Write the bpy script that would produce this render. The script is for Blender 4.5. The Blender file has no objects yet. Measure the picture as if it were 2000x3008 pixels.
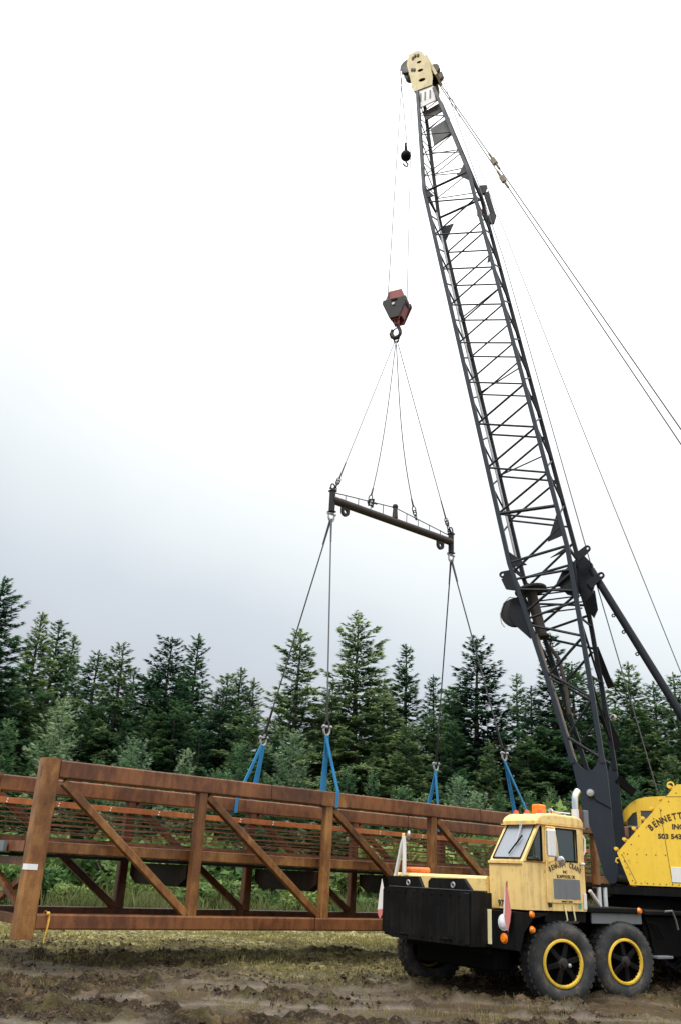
import bpy, math, random
import numpy as np
from mathutils import Vector, Matrix
random.seed(7)
R = math.radians
scene = bpy.context.scene
col = scene.collection

# ------------------------------------------------------------------ camera, world, sun, exposure
cam_d = bpy.data.cameras.new("camera")
cam = bpy.data.objects.new("camera", cam_d); col.objects.link(cam)
TH, RO = R(22.2654), R(2.8733)
Fv = Vector((0, math.cos(TH), math.sin(TH)))
R0 = Vector((1, 0, 0)); U0 = Vector((0, -math.sin(TH), math.cos(TH)))
Rv = R0 * math.cos(RO) + U0 * math.sin(RO)
Uv = -R0 * math.sin(RO) + U0 * math.cos(RO)
m = Matrix((Rv, Uv, -Fv)).transposed().to_4x4()
m.translation = Vector((0, 0, 1.55))
cam.matrix_world = m
cam_d.sensor_fit = 'VERTICAL'; cam_d.sensor_height = 24.0; cam_d.sensor_width = 16.0
cam_d.lens = 24.0 * 2600.16 / 3008.0
cam_d.clip_start = 0.1; cam_d.clip_end = 3000
scene.camera = cam

SUN_EL, SUN_AZ = 56, 222         # azimuth clockwise from +Y (view direction)
w = bpy.data.worlds.new("World"); scene.world = w; w.use_nodes = True
nt = w.node_tree; nt.nodes.clear()
def WN(t, **k):
    n = nt.nodes.new(t)
    for a, b in k.items(): setattr(n, a, b)
    return n
out = WN('ShaderNodeOutputWorld')
sky = WN('ShaderNodeTexSky', sky_type='NISHITA', sun_disc=False)
sky.sun_elevation = R(SUN_EL); sky.sun_rotation = R(SUN_AZ)
bg1 = WN('ShaderNodeBackground'); bg1.inputs[1].default_value = 0.08
nt.links.new(sky.outputs[0], bg1.inputs[0])
tc = WN('ShaderNodeTexCoord'); sep = WN('ShaderNodeSeparateXYZ')
nt.links.new(tc.outputs['Generated'], sep.inputs[0])
# overcast layer: dull blue-grey towards the horizon, bright white overhead, broken by soft cloud noise
noi = WN('ShaderNodeTexNoise'); noi.inputs['Scale'].default_value = 1.6; noi.inputs['Detail'].default_value = 4; noi.inputs['Roughness'].default_value = .5
nt.links.new(tc.outputs['Generated'], noi.inputs['Vector'])
mz = WN('ShaderNodeMath', operation='MULTIPLY_ADD')       # elevation + noise
nt.links.new(noi.outputs['Fac'], mz.inputs[0]); mz.inputs[1].default_value = .28
nt.links.new(sep.outputs['Z'], mz.inputs[2])
mx = WN('ShaderNodeMath', operation='MULTIPLY_ADD')       # a thicker bank of cloud on the left
nt.links.new(sep.outputs['X'], mx.inputs[0]); mx.inputs[1].default_value = .22
nt.links.new(mz.outputs[0], mx.inputs[2])
ramp = WN('ShaderNodeValToRGB')
el = ramp.color_ramp.elements
el[0].position = .20; el[0].color = (.50, .53, .585, 1)
el[1].position = 1.0; el[1].color = (2.05, 2.05, 2.05, 1)
for p, c in ((.30, (.54, .575, .635)), (.39, (.62, .675, .725)), (.47, (.76, .81, .835)), (.58, (.92, .95, .96)), (.72, (1.32, 1.33, 1.34))):
    e = el.new(p); e.color = (*c, 1)
nt.links.new(mx.outputs[0], ramp.inputs[0])
bg2 = WN('ShaderNodeBackground'); bg2.inputs[1].default_value = 1.0
nt.links.new(ramp.outputs[0], bg2.inputs[0])
mix = WN('ShaderNodeMixShader'); mix.inputs[0].default_value = .94
nt.links.new(bg1.outputs[0], mix.inputs[1]); nt.links.new(bg2.outputs[0], mix.inputs[2])
nt.links.new(mix.outputs[0], out.inputs[0])

sun_d = bpy.data.lights.new("sun", 'SUN'); sun_d.energy = 1.8; sun_d.angle = R(14); sun_d.color = (1, .96, .90)
sun = bpy.data.objects.new("sun", sun_d); col.objects.link(sun)
sd = Vector((math.sin(R(SUN_AZ)) * math.cos(R(SUN_EL)), math.cos(R(SUN_AZ)) * math.cos(R(SUN_EL)), math.sin(R(SUN_EL))))
sun.rotation_euler = (-sd).to_track_quat('-Z', 'Y').to_euler()
sun.location = (0, 0, 60)
vs = scene.view_settings
vs.view_transform = 'Standard'; vs.look = 'None'; vs.exposure = 0.22; vs.gamma = 1.0; vs.use_curve_mapping = False

# ------------------------------------------------------------------ materials
def new_mat(name):
    m = bpy.data.materials.new(name); m.use_nodes = True
    n = m.node_tree; b = n.nodes['Principled BSDF']
    return m, n, b
def nd(n, t, **k):
    x = n.nodes.new(t)
    for a, b in k.items(): setattr(x, a, b)
    return x
def noise(n, vec, scale, detail=4, rough=.55):
    x = nd(n, 'ShaderNodeTexNoise'); x.inputs['Scale'].default_value = scale
    x.inputs['Detail'].default_value = detail; x.inputs['Roughness'].default_value = rough
    if vec is not None: n.links.new(vec, x.inputs['Vector'])
    return x.outputs['Fac']
def ramp_(n, fac, stops):
    r = nd(n, 'ShaderNodeValToRGB'); e = r.color_ramp.elements
    e[0].position = stops[0][0]; e[0].color = (*stops[0][1], 1)
    e[1].position = stops[-1][0]; e[1].color = (*stops[-1][1], 1)
    for p, c in stops[1:-1]:
        q = e.new(p); q.color = (*c, 1)
    n.links.new(fac, r.inputs[0]); return r.outputs[0]
def mixc(n, fac, a, b, mode='MIX'):
    x = nd(n, 'ShaderNodeMixRGB', blend_type=mode)
    for i, v in ((0, fac), (1, a), (2, b)):
        if hasattr(v, 'links'): n.links.new(v, x.inputs[i])
        elif i == 0: x.inputs[0].default_value = v
        else: x.inputs[i].default_value = (*v, 1)
    return x.outputs[0]
def pos(n, scale=(1, 1, 1)):
    g = nd(n, 'ShaderNodeNewGeometry'); mp = nd(n, 'ShaderNodeMapping'); mp.inputs['Scale'].default_value = scale
    n.links.new(g.outputs['Position'], mp.inputs['Vector']); return mp.outputs[0]
def bump(n, b, h, strength, dist=.01):
    x = nd(n, 'ShaderNodeBump'); x.inputs['Strength'].default_value = strength; x.inputs['Distance'].default_value = dist
    n.links.new(h, x.inputs['Height']); n.links.new(x.outputs[0], b.inputs['Normal'])
def plain(name, c, rough=.5, metal=0, spec=.5):
    m, n, b = new_mat(name)
    b.inputs['Base Color'].default_value = (*c, 1); b.inputs['Roughness'].default_value = rough
    b.inputs['Metallic'].default_value = metal; b.inputs['Specular IOR Level'].default_value = spec
    return m
def paint(name, c, rough=.4, dirt=(.10, .06, .035), amt=.35, streak=True, metal=0, spec=.5, chip=0.0):
    """painted or bare steel with vertical grime, blotches and fine relief"""
    m, n, b = new_mat(name)
    p1 = pos(n, (1, 1, 1)); p2 = pos(n, (9, 9, .9) if streak else (4, 4, 4))
    f1 = noise(n, p1, 2.6, 5, .6); f2 = noise(n, p2, 1.7, 4, .6)
    mul = nd(n, 'ShaderNodeMath', operation='MULTIPLY'); n.links.new(f1, mul.inputs[0]); n.links.new(f2, mul.inputs[1])
    k = ramp_(n, mul.outputs[0], [(.22, (0, 0, 0)), (.5, (amt, amt, amt))])
    c0 = mixc(n, noise(n, p1, 1.1, 2), tuple(x * .90 for x in c), tuple(min(1, x * 1.08) for x in c))
    cc = mixc(n, k, c0, dirt)
    if chip:
        ch = ramp_(n, noise(n, p1, 14, 6, .7), [(.62, (0, 0, 0)), (.67, (chip, chip, chip))])
        cc = mixc(n, ch, cc, (.13, .05, .02))
    n.links.new(cc, b.inputs['Base Color'])
    rr = nd(n, 'ShaderNodeMapRange'); rr.inputs['To Min'].default_value = max(.05, rough - .12); rr.inputs['To Max'].default_value = min(1, rough + .22)
    n.links.new(f1, rr.inputs['Value']); n.links.new(rr.outputs[0], b.inputs['Roughness'])
    b.inputs['Metallic'].default_value = metal; b.inputs['Specular IOR Level'].default_value = spec
    bump(n, b, noise(n, p1, 30, 4), .12, .01)
    return m
def rust(name, dark, mid, light, spec=.36):
    m, n, b = new_mat(name)
    p1 = pos(n); p2 = pos(n, (6, 6, 2.2))
    oi = nd(n, 'ShaderNodeObjectInfo')
    f1 = noise(n, p1, 1.1, 4, .55); f2 = noise(n, p2, 1.6, 3, .5); f3 = noise(n, p1, 42, 5, .75)
    a = nd(n, 'ShaderNodeMath', operation='MULTIPLY_ADD'); n.links.new(f2, a.inputs[0]); a.inputs[1].default_value = .5; n.links.new(f1, a.inputs[2])
    s = nd(n, 'ShaderNodeMath', operation='MULTIPLY_ADD'); n.links.new(oi.outputs['Random'], s.inputs[0]); s.inputs[1].default_value = .16; n.links.new(a.outputs[0], s.inputs[2])
    t = nd(n, 'ShaderNodeMath', operation='MULTIPLY_ADD'); n.links.new(f3, t.inputs[0]); t.inputs[1].default_value = .45; n.links.new(s.outputs[0], t.inputs[2])
    h = nd(n, 'ShaderNodeMath', operation='MULTIPLY'); n.links.new(t.outputs[0], h.inputs[0]); h.inputs[1].default_value = .80
    cc = ramp_(n, h.outputs[0], [(.62, dark), (.84, mid), (1.0, light)])
    wf = nd(n, 'ShaderNodeMath', operation='MULTIPLY'); n.links.new(noise(n, pos(n, (14, 14, .35)), 1.0, 3, .6), wf.inputs[0]); n.links.new(f1, wf.inputs[1])
    cc = mixc(n, ramp_(n, wf.outputs[0], [(.30, (0, 0, 0)), (.44, (.30, .30, .30))]), cc, dark)
    n.links.new(cc, b.inputs['Base Color']); b.inputs['Roughness'].default_value = .40
    b.inputs['Specular IOR Level'].default_value = spec
    bump(n, b, f3, .15, .005)
    return m

RUST = rust('weathering_steel', (.042, .016, .009), (.135, .050, .021), (.25, .098, .036))
RUST_POST = rust('weathering_steel_tan', (.075, .030, .012), (.205, .086, .027), (.37, .18, .055))
RUST_DARK_SHADE = rust('dark_rust_and_shade', (.010, .007, .005), (.022, .012, .008), (.05, .026, .014), .12)  # dark seams and rail posts; on floor beams it paints the deck's shade
RUST_ORANGE = rust('fresh_rust', (.24, .072, .024), (.42, .125, .036), (.52, .20, .06))
YEL = paint('cab_yellow', (.93, .675, .26), .40, (.28, .14, .045), .65, chip=.6)
YELH = paint('house_yellow', (.90, .60, .06), .35, (.45, .25, .03), .35, chip=.35)
CREAM = paint('boom_tip_cream', (.66, .55, .28), .5, (.22, .15, .07), .5)
BLACK = paint('black_paint', (.0045, .0045, .005), .6, (.022, .021, .019), .5, spec=.12)
BLACKS = paint('black_paint_and_shade', (.0025, .0025, .003), .7, (.006, .0055, .005), .5, spec=.12)  # black running gear; also painted shade on deck pan and fillers
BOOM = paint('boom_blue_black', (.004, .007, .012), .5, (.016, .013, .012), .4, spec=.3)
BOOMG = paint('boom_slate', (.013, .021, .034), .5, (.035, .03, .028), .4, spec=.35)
STEEL = paint('dull_steel', (.42, .42, .43), .4, (.16, .11, .07), .4, metal=.5)
DKSTEEL = paint('dark_steel', (.016, .016, .017), .5, (.05, .03, .02), .5, spec=.35)
BROWNSTEEL = paint('brown_steel', (.038, .030, .025), .5, (.07, .04, .025), .6, spec=.35)
CHROME = plain('chrome', (.75, .75, .76), .12, 1)
WHITE = paint('white_paint', (.78, .77, .75), .4, (.35, .30, .24), .25)
ROPE = plain('wire_rope', (.075, .075, .08), .5, .4)
BLUE = paint('blue_webbing', (.025, .24, .50), .75, (.02, .09, .20), .7)
BOXBLACK = paint('streaked_black', (.004, .004, .0045), .45, (.038, .036, .033), .4, spec=.2)  # near-black with paler vertical streaks mixed into the colour
RED = paint('red_paint', (.27, .045, .04), .45, (.05, .03, .03), .6)
FLAGR = plain('red_cloth', (.62, .20, .18), .8)
FLAGW = plain('white_cloth', (.80, .76, .74), .8)
AMBER = plain('amber_lens', (.85, .22, .01), .25)
REDL = plain('red_lens', (.70, .10, .05), .25)
ORANGE = plain('orange_plastic', (.80, .20, .04), .45)
YROPE = plain('yellow_rope', (.75, .42, .06), .7)
GREYP = paint('grey_panel', (.17, .185, .20), .55, (.10, .09, .08), .5)
INK = plain('lettering_brown', (.05, .030, .012), .6)
PALE = plain('pale_yellow_stripe', (.80, .72, .42), .5)
def glass(name, c, rough=.06):
    m, n, b = new_mat(name); b.inputs['Base Color'].default_value = (*c, 1); b.inputs['Roughness'].default_value = rough
    b.inputs['Specular IOR Level'].default_value = .8
    return m
GLASSF = glass('windshield_glass_sky_tint', (.30, .33, .37), .3)  # pale grey base colour stands in for sky reflected in the windshield
GLASS = glass('window_glass', (.012, .03, .03))
def rubber():
    m, n, b = new_mat('muddy_rubber'); p = pos(n)
    f = noise(n, p, 5, 6, .7)
    n.links.new(ramp_(n, f, [(.40, (.020, .023, .026)), (.55, (.048, .048, .046)), (.72, (.14, .11, .08))]), b.inputs['Base Color'])
    b.inputs['Roughness'].default_value = .8; bump(n, b, noise(n, p, 40, 4), .4, .01); return m
TYRE = rubber()
RIMY = paint('rim_yellow', (.80, .52, .04), .4, (.12, .09, .05), .7, streak=False)

# ------------------------------------------------------------------ mesh helpers
V = Vector
class MB:
    def __init__(s): s.v = []; s.f = []
    def add(s, vs, fs):
        o = len(s.v); s.v += [tuple(x) for x in vs]; s.f += [tuple(i + o for i in f) for f in fs]; return s
    def box(s, x0, x1, y0, y1, z0, z1):
        return s.add([(x0, y0, z0), (x1, y0, z0), (x1, y1, z0), (x0, y1, z0), (x0, y0, z1), (x1, y0, z1), (x1, y1, z1), (x0, y1, z1)],
                     [(3, 2, 1, 0), (4, 5, 6, 7), (0, 1, 5, 4), (1, 2, 6, 5), (2, 3, 7, 6), (3, 0, 4, 7)])
    def cbox(s, x0, x1, y0, y1, z0, z1, c=.02):
        """box with chamfered edges"""
        xs = (x0, x1); ys = (y0, y1); zs = (z0, z1); vs = []; idx = {}
        for i in (0, 1):
            for j in (0, 1):
                for k in (0, 1):
                    sx, sy, sz = (1, -1)[i], (1, -1)[j], (1, -1)[k]
                    for a, (dx, dy, dz) in enumerate(((0, c, c), (c, 0, c), (c, c, 0))):
                        idx[i, j, k, a] = len(vs); vs.append((xs[i] + sx * dx, ys[j] + sy * dy, zs[k] + sz * dz))
        I = idx; fs = []
        for i in (0, 1):
            q = [I[i, 0, 0, 0], I[i, 1, 0, 0], I[i, 1, 1, 0], I[i, 0, 1, 0]]; fs.append(q if i else q[::-1])
            q = [I[0, i, 0, 1], I[0, i, 1, 1], I[1, i, 1, 1], I[1, i, 0, 1]]; fs.append(q if i else q[::-1])
            q = [I[0, 0, i, 2], I[1, 0, i, 2], I[1, 1, i, 2], I[0, 1, i, 2]]; fs.append(q if i else q[::-1])
        for i in (0, 1):
            for j in (0, 1):
                fs.append([I[i, j, 0, 0], I[i, j, 1, 0], I[i, j, 1, 1], I[i, j, 0, 1]])
                fs.append([I[i, 0, j, 0], I[i, 1, j, 0], I[i, 1, j, 2], I[i, 0, j, 2]])
                fs.append([I[0, i, j, 1], I[1, i, j, 1], I[1, i, j, 2], I[0, i, j, 2]])
                for k in (0, 1): fs.append([I[i, j, k, 0], I[i, j, k, 1], I[i, j, k, 2]])
        return s.add(vs, fs)
    def beam(s, p, q, w, h, up=(0, 0, 1), c=0.0):
        """rectangular section from p to q, w across, h along up"""
        p, q = V(p), V(q); d = (q - p).normalized(); up = V(up); x = d.cross(up).normalized(); y = x.cross(d)
        a, b = w / 2, h / 2
        if c <= 0: sec = [(-a, -b), (a, -b), (a, b), (-a, b)]
        else:
            sec = []
            for cx, cy, a0 in ((a - c, -b + c, -90), (a - c, b - c, 0), (-a + c, b - c, 90), (-a + c, -b + c, 180)):
                for k in (0, 30, 60, 90): sec.append((cx + c * math.cos(R(a0 + k)), cy + c * math.sin(R(a0 + k))))
        n = len(sec)
        vs = [p + x * u + y * t for u, t in sec] + [q + x * u + y * t for u, t in sec]
        fs = [(i, (i + 1) % n, (i + 1) % n + n, i + n) for i in range(n)] + [tuple(range(n))[::-1], tuple(range(n, 2 * n))]
        return s.add(vs, fs)
    def tube(s, p, q, r, n=8, r2=None):
        p, q = V(p), V(q); d = (q - p).normalized()
        x = d.orthogonal().normalized(); y = d.cross(x); r2 = r if r2 is None else r2
        vs = []
        for c, rr in ((p, r), (q, r2)):
            vs += [c + (x * math.cos(2 * math.pi * i / n) + y * math.sin(2 * math.pi * i / n)) * rr for i in range(n)]
        fs = [(i, (i + 1) % n, (i + 1) % n + n, i + n) for i in range(n)] + [tuple(range(n))[::-1], tuple(range(n, 2 * n))]
        return s.add(vs, fs)
    def path(s, pts, r, n=6):
        pts = [V(p) for p in pts]; vs = []; fs = []; x = None
        for i, p in enumerate(pts):
            d = (pts[min(i + 1, len(pts) - 1)] - pts[max(i - 1, 0)]).normalized()
            x = d.orthogonal().normalized() if x is None else (x - d * x.dot(d)).normalized()
            y = d.cross(x)
            vs += [p + (x * math.cos(2 * math.pi * k / n) + y * math.sin(2 * math.pi * k / n)) * r for k in range(n)]
        for i in range(len(pts) - 1):
            fs += [(i * n + k, i * n + (k + 1) % n, (i + 1) * n + (k + 1) % n, (i + 1) * n + k) for k in range(n)]
        fs += [tuple(range(n))[::-1], tuple(range((len(pts) - 1) * n, len(pts) * n))]
        return s.add(vs, fs)
    def ribbon(s, pts, wdir, w, t):
        """flat strap along pts"""
        pts = [V(p) for p in pts]; wd = V(wdir).normalized(); vs = []; fs = []
        for i, p in enumerate(pts):
            d = (pts[min(i + 1, len(pts) - 1)] - pts[max(i - 1, 0)]).normalized(); nrm = d.cross(wd).normalized()
            vs += [p + wd * (a * w / 2) + nrm * (b * t / 2) for a, b in ((-1, -1), (1, -1), (1, 1), (-1, 1))]
        for i in range(len(pts) - 1):
            fs += [(i * 4 + k, i * 4 + (k + 1) % 4, i * 4 + 4 + (k + 1) % 4, i * 4 + 4 + k) for k in range(4)]
        fs += [(3, 2, 1, 0), tuple(range(len(vs) - 4, len(vs)))]
        return s.add(vs, fs)
    def prism(s, poly, o, ex, ey, ez, t0, t1):
        o, ex, ey, ez = V(o), V(ex), V(ey), V(ez); n = len(poly)
        a = sum(poly[i][0] * poly[(i + 1) % n][1] - poly[(i + 1) % n][0] * poly[i][1] for i in range(n))
        if a < 0: poly = poly[::-1]
        vs = [o + ex * u + ey * v + ez * t0 for u, v in poly] + [o + ex * u + ey * v + ez * t1 for u, v in poly]
        fs = [(i, (i + 1) % n, (i + 1) % n + n, i + n) for i in range(n)] + [tuple(range(n))[::-1], tuple(range(n, 2 * n))]
        return s.add(vs, fs)
    def xz(s, poly, y0, y1):   # polygon in x,z extruded along y
        return s.prism([(a, b) for a, b in poly], (0, 0, 0), (1, 0, 0), (0, 0, 1), (0, -1, 0), -y0, -y1)
    def yz(s, poly, x0, x1):
        return s.prism(poly, (0, 0, 0), (0, 1, 0), (0, 0, 1), (1, 0, 0), x0, x1)
    def lathe(s, prof, c, axis, n=24, close=False):
        """prof = [(radius, along axis)]"""
        c = V(c); d = V(axis).normalized(); x = d.orthogonal().normalized(); y = d.cross(x); vs = []; fs = []; k = len(prof)
        for i in range(n):
            a = 2 * math.pi * i / n; e = x * math.cos(a) + y * math.sin(a)
            vs += [c + e * r + d * t for r, t in prof]
        for i in range(n):
            j = (i + 1) % n
            for q in range(k if close else k - 1):
                q2 = (q + 1) % k
                fs.append((i * k + q, j * k + q, j * k + q2, i * k + q2))
        return s.add(vs, fs)
    def sphere(s, c, r, n=12, sz=1):
        pr = [(max(1e-4, r * math.sin(math.pi * i / 8)), -r * sz * math.cos(math.pi * i / 8)) for i in range(9)]
        return s.lathe(pr, c, (0, 0, 1), n)
    def ring(s, c, axis, R_, r, n=16, k=6, stretch=None):
        pr = [(R_ + r * math.cos(2 * math.pi * i / k), r * math.sin(2 * math.pi * i / k)) for i in range(k)]
        o = len(s.v); s.lathe(pr, c, axis, n, True)
        return s
    def build(s, name, mat, parent=None, smooth=False, weighted=False):
        me = bpy.data.meshes.new(name); me.from_pydata(s.v, [], s.f); me.validate(); me.update()
        if smooth:
            me.polygons.foreach_set('use_smooth', [True] * len(me.polygons))
            try: me.set_sharp_from_angle(angle=R(38))
            except Exception: pass
        if mat: me.materials.append(mat)
        o = bpy.data.objects.new(name, me); col.objects.link(o)
        if parent: o.parent = parent
        if weighted:
            me.polygons.foreach_set('use_smooth', [True] * len(me.polygons)); md = o.modifiers.new('normals', 'WEIGHTED_NORMAL'); md.keep_sharp = True; md.weight = 90
            try: me.set_sharp_from_angle(angle=R(50))
            except Exception: pass
        return o
def tag(o, label=None, cat=None, group=None, kind=None):
    for k, v in (('label', label), ('category', cat), ('group', group), ('kind', kind)):
        if v: o[k] = v
    return o
def thing(name, label, cat, loc=(0, 0, 0), rz=0, group=None):
    o = bpy.data.objects.new(name, None); col.objects.link(o); o.empty_display_size = .2
    o.location = loc; o.rotation_euler = (0, 0, rz); return tag(o, label, cat, group)
def copy_tree(o, parent=None):
    c = o.copy(); col.objects.link(c)
    if parent is not None: c.parent = parent
    for ch in list(o.children): copy_tree(ch, c)
    return c
def text_geo(txt, size, bold=.0, sx=1.0):
    cu = bpy.data.curves.new('txt', 'FONT'); cu.body = txt; cu.size = size; cu.offset = bold; cu.extrude = .002
    cu.align_x = 'CENTER'; cu.resolution_u = 3
    ob = bpy.data.objects.new('txt', cu); col.objects.link(ob)
    dg = bpy.context.evaluated_depsgraph_get(); me = bpy.data.meshes.new_from_object(ob.evaluated_get(dg))
    vs = [(v.co.x * sx, v.co.y, v.co.z) for v in me.vertices]; fs = [tuple(p.vertices) for p in me.polygons]
    bpy.data.objects.remove(ob); bpy.data.curves.remove(cu); bpy.data.meshes.remove(me)
    return vs, fs
def put_text(mb, txt, size, o, ex, ey, bold=.0, sx=1.0):
    vs, fs = text_geo(txt, size, bold, sx); o, ex, ey = V(o), V(ex), V(ey); ez = ex.cross(ey)
    mb.add([o + ex * a + ey * b + ez * c for a, b, c in vs], fs)
def arc_text(mb, txt, size, c, ex, ey, rad, a0, step, bold, sx=1.0):
    """letters round an arc of radius rad about c (top of circle up)"""
    c, ex, ey = V(c), V(ex), V(ey)
    for i, ch in enumerate(txt):
        if ch == ' ': continue
        a = a0 + i * step
        u = ex * math.cos(a) - ey * math.sin(a); v = ex * math.sin(a) + ey * math.cos(a)
        put_text(mb, ch, size, c + v * rad, u, v, bold, sx)

# ------------------------------------------------------------------ noise (numpy)
def vnoise(x, y, seed=0):
    xi = np.floor(x).astype(np.int64); yi = np.floor(y).astype(np.int64); fx = x - xi; fy = y - yi
    fx = fx * fx * (3 - 2 * fx); fy = fy * fy * (3 - 2 * fy)
    def h(a, b):
        n = (a * 374761393 + b * 668265263 + seed * 974634777) & 0x7fffffff
        n = ((n ^ (n >> 13)) * 1274126177) & 0x7fffffff
        return ((n ^ (n >> 16)) & 0xffff) / 65535.0
    return (h(xi, yi) * (1 - fx) + h(xi + 1, yi) * fx) * (1 - fy) + (h(xi, yi + 1) * (1 - fx) + h(xi + 1, yi + 1) * fx) * fy
def fbm(x, y, o=4, seed=0):
    s = 0; a = .5; f = 1
    for i in range(o):
        s = s + a * vnoise(x * f, y * f, seed + i); a *= .5; f *= 2.03
    return s / (1 - .5 ** o)
def sstep(a, b, x):
    t = np.clip((x - a) / (b - a), 0, 1); return t * t * (3 - 2 * t)
def grassiness(x, y):
    """0 = bare mud near the crane, 1 = grass near the forest"""
    n = fbm(x * .35, y * .35, 4, 3); n2 = fbm(x * 1.7, y * 1.7, 3, 9)
    return np.clip(sstep(14.5, 24, y + (n - .5) * 9 + (n2 - .5) * 5 - .25 * x), 0, 1)
def wetness(x, y):
    n = fbm(x * .30 + 4, y * .85, 4, 21)
    return sstep(.515, .60, n + .12 * sstep(14.0, 12.0, y)) * sstep(19, 13.5, y)
def gheight(x, y):
    x = np.asarray(x, float); y = np.asarray(y, float)
    g = grassiness(x, y); wt = wetness(x, y)
    ruts = (fbm(x * .5, y * 2.6, 3, 31) - .5) * .16 + (fbm(x * 1.1 + .5 * y, y * 3.4, 3, 37) - .5) * .08
    c1 = fbm(x * 3.4, y * 5.0, 5, 41); c2 = fbm(x * 11, y * 13, 3, 47)
    clod = (np.maximum(0, c1 - .47) * .34 + (c2 - .5) * .11 + np.maximum(0, vnoise(x * 7.5, y * 8.5, 51) - .62) * .16 * sstep(.45, .62, c1))
    h = ruts * (1 - .8 * wt) + clod * (1 - .93 * wt) * (1 - .45 * g) - .03 * wt
    far = sstep(28, 60, y)
    return (h - .03) * (1 - far) * sstep(300, 60, np.hypot(x, y))

# ------------------------------------------------------------------ ground, grass
def build_ground():
    xs = np.concatenate([[-900, -400, -200, -100, -60, -40, -30, -24, -19, -16, -14], np.arange(-12.5, -6, .09), np.arange(-6, 7.5, .042), np.arange(7.5, 16, .09), [17, 19, 22, 27, 35, 50, 80, 150, 300, 900]])
    yl = [-400, -100, -30, -5, 2, 5, 7, 8.5, 9.0]; y = 9.5
    while y < 70: yl.append(y); y += .040 * max(1, (y / 16.0)) ** 2.6
    yl += [76, 84, 95, 110, 140, 200, 400, 1200]; ys = np.array(yl, float)
    X, Y = np.meshgrid(xs, ys); Z = gheight(X, Y)
    nx, ny = len(xs), len(ys)
    co = np.stack([X.ravel(), Y.ravel(), Z.ravel()], 1)
    i = np.arange(nx * ny).reshape(ny, nx)
    q = np.stack([i[:-1, :-1], i[:-1, 1:], i[1:, 1:], i[1:, :-1]], -1).reshape(-1, 4)
    me = bpy.data.meshes.new('ground'); me.vertices.add(len(co)); me.vertices.foreach_set('co', co.ravel())
    me.loops.add(q.size); me.loops.foreach_set('vertex_index', q.ravel()); me.polygons.add(len(q))
    me.polygons.foreach_set('loop_start', np.arange(len(q)) * 4); me.polygons.foreach_set('loop_total', np.full(len(q), 4))
    me.polygons.foreach_set('use_smooth', np.ones(len(q), bool)); me.update(); me.validate()
    for nm, fn in (('grass', grassiness), ('wet', wetness)):
        a = me.attributes.new(nm, 'FLOAT', 'POINT'); a.data.foreach_set('value', fn(X, Y).ravel().astype(np.float32))
    m, n, b = new_mat('mud_and_grass'); p = pos(n)
    ag = nd(n, 'ShaderNodeAttribute', attribute_name='grass').outputs['Fac']; aw = nd(n, 'ShaderNodeAttribute', attribute_name='wet').outputs['Fac']
    f1 = noise(n, p, 2.2, 7, .68); f2 = noise(n, p, 11, 6, .7); f3 = noise(n, pos(n, (.5, 1.6, 1)), 1.3, 5, .6)
    mud = ramp_(n, f1, [(.32, (.009, .0055, .003)), (.45, (.033, .021, .0105)), (.56, (.078, .051, .026)), (.70, (.20, .14, .080))])
    mud = mixc(n, ramp_(n, f2, [(.42, (1, 1, 1)), (.53, (0, 0, 0))]), mud, (.022, .015, .009))
    mud = mixc(n, ramp_(n, noise(n, p, 26, 6, .75), [(.54, (0, 0, 0)), (.66, (.7, .7, .7))]), mud, (.22, .17, .10))
    mud = mixc(n, ramp_(n, noise(n, pos(n, (.7, 1.5, 1)), 1.9, 6, .7), [(.50, (0, 0, 0)), (.62, (.75, .75, .75))]), mud, (.075, .066, .022))
    mw = nd(n, 'ShaderNodeMath', operation='MULTIPLY'); n.links.new(aw, mw.inputs[0]); mw.inputs[1].default_value = .6
    mud = mixc(n, mw.outputs[0], mud, (.115, .083, .053))
    gr = ramp_(n, f2, [(.37, (.045, .042, .015)), (.5, (.22, .195, .072)), (.63, (.52, .46, .21))])
    gr = mixc(n, ramp_(n, f3, [(.46, (0, 0, 0)), (.64, (.7, .7, .7))]), gr, (.06, .045, .022))
    n.links.new(mixc(n, ag, mud, gr), b.inputs['Base Color'])
    rr = nd(n, 'ShaderNodeMapRange'); rr.inputs['To Min'].default_value = .75; rr.inputs['To Max'].default_value = .2
    n.links.new(aw, rr.inputs['Value']); n.links.new(rr.outputs[0], b.inputs['Roughness']); sw = nd(n, 'ShaderNodeMapRange'); sw.inputs['To Min'].default_value = .15; sw.inputs['To Max'].default_value = .6; n.links.new(aw, sw.inputs['Value']); n.links.new(sw.outputs[0], b.inputs['Specular IOR Level'])
    fb = nd(n, 'ShaderNodeMath', operation='ADD'); n.links.new(f2, fb.inputs[0]); n.links.new(noise(n, p, 38, 4, .7), fb.inputs[1])
    inv = nd(n, 'ShaderNodeMath', operation='MULTIPLY_ADD'); n.links.new(aw, inv.inputs[0]); inv.inputs[1].default_value = -.85; inv.inputs[2].default_value = 1.0
    fm = nd(n, 'ShaderNodeMath', operation='MULTIPLY'); n.links.new(fb.outputs[0], fm.inputs[0]); n.links.new(inv.outputs[0], fm.inputs[1])
    bump(n, b, fm.outputs[0], 1.0, .035)
    me.materials.append(m)
    o = bpy.data.objects.new('ground', me); col.objects.link(o); o['kind'] = 'structure'
build_ground()

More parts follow.
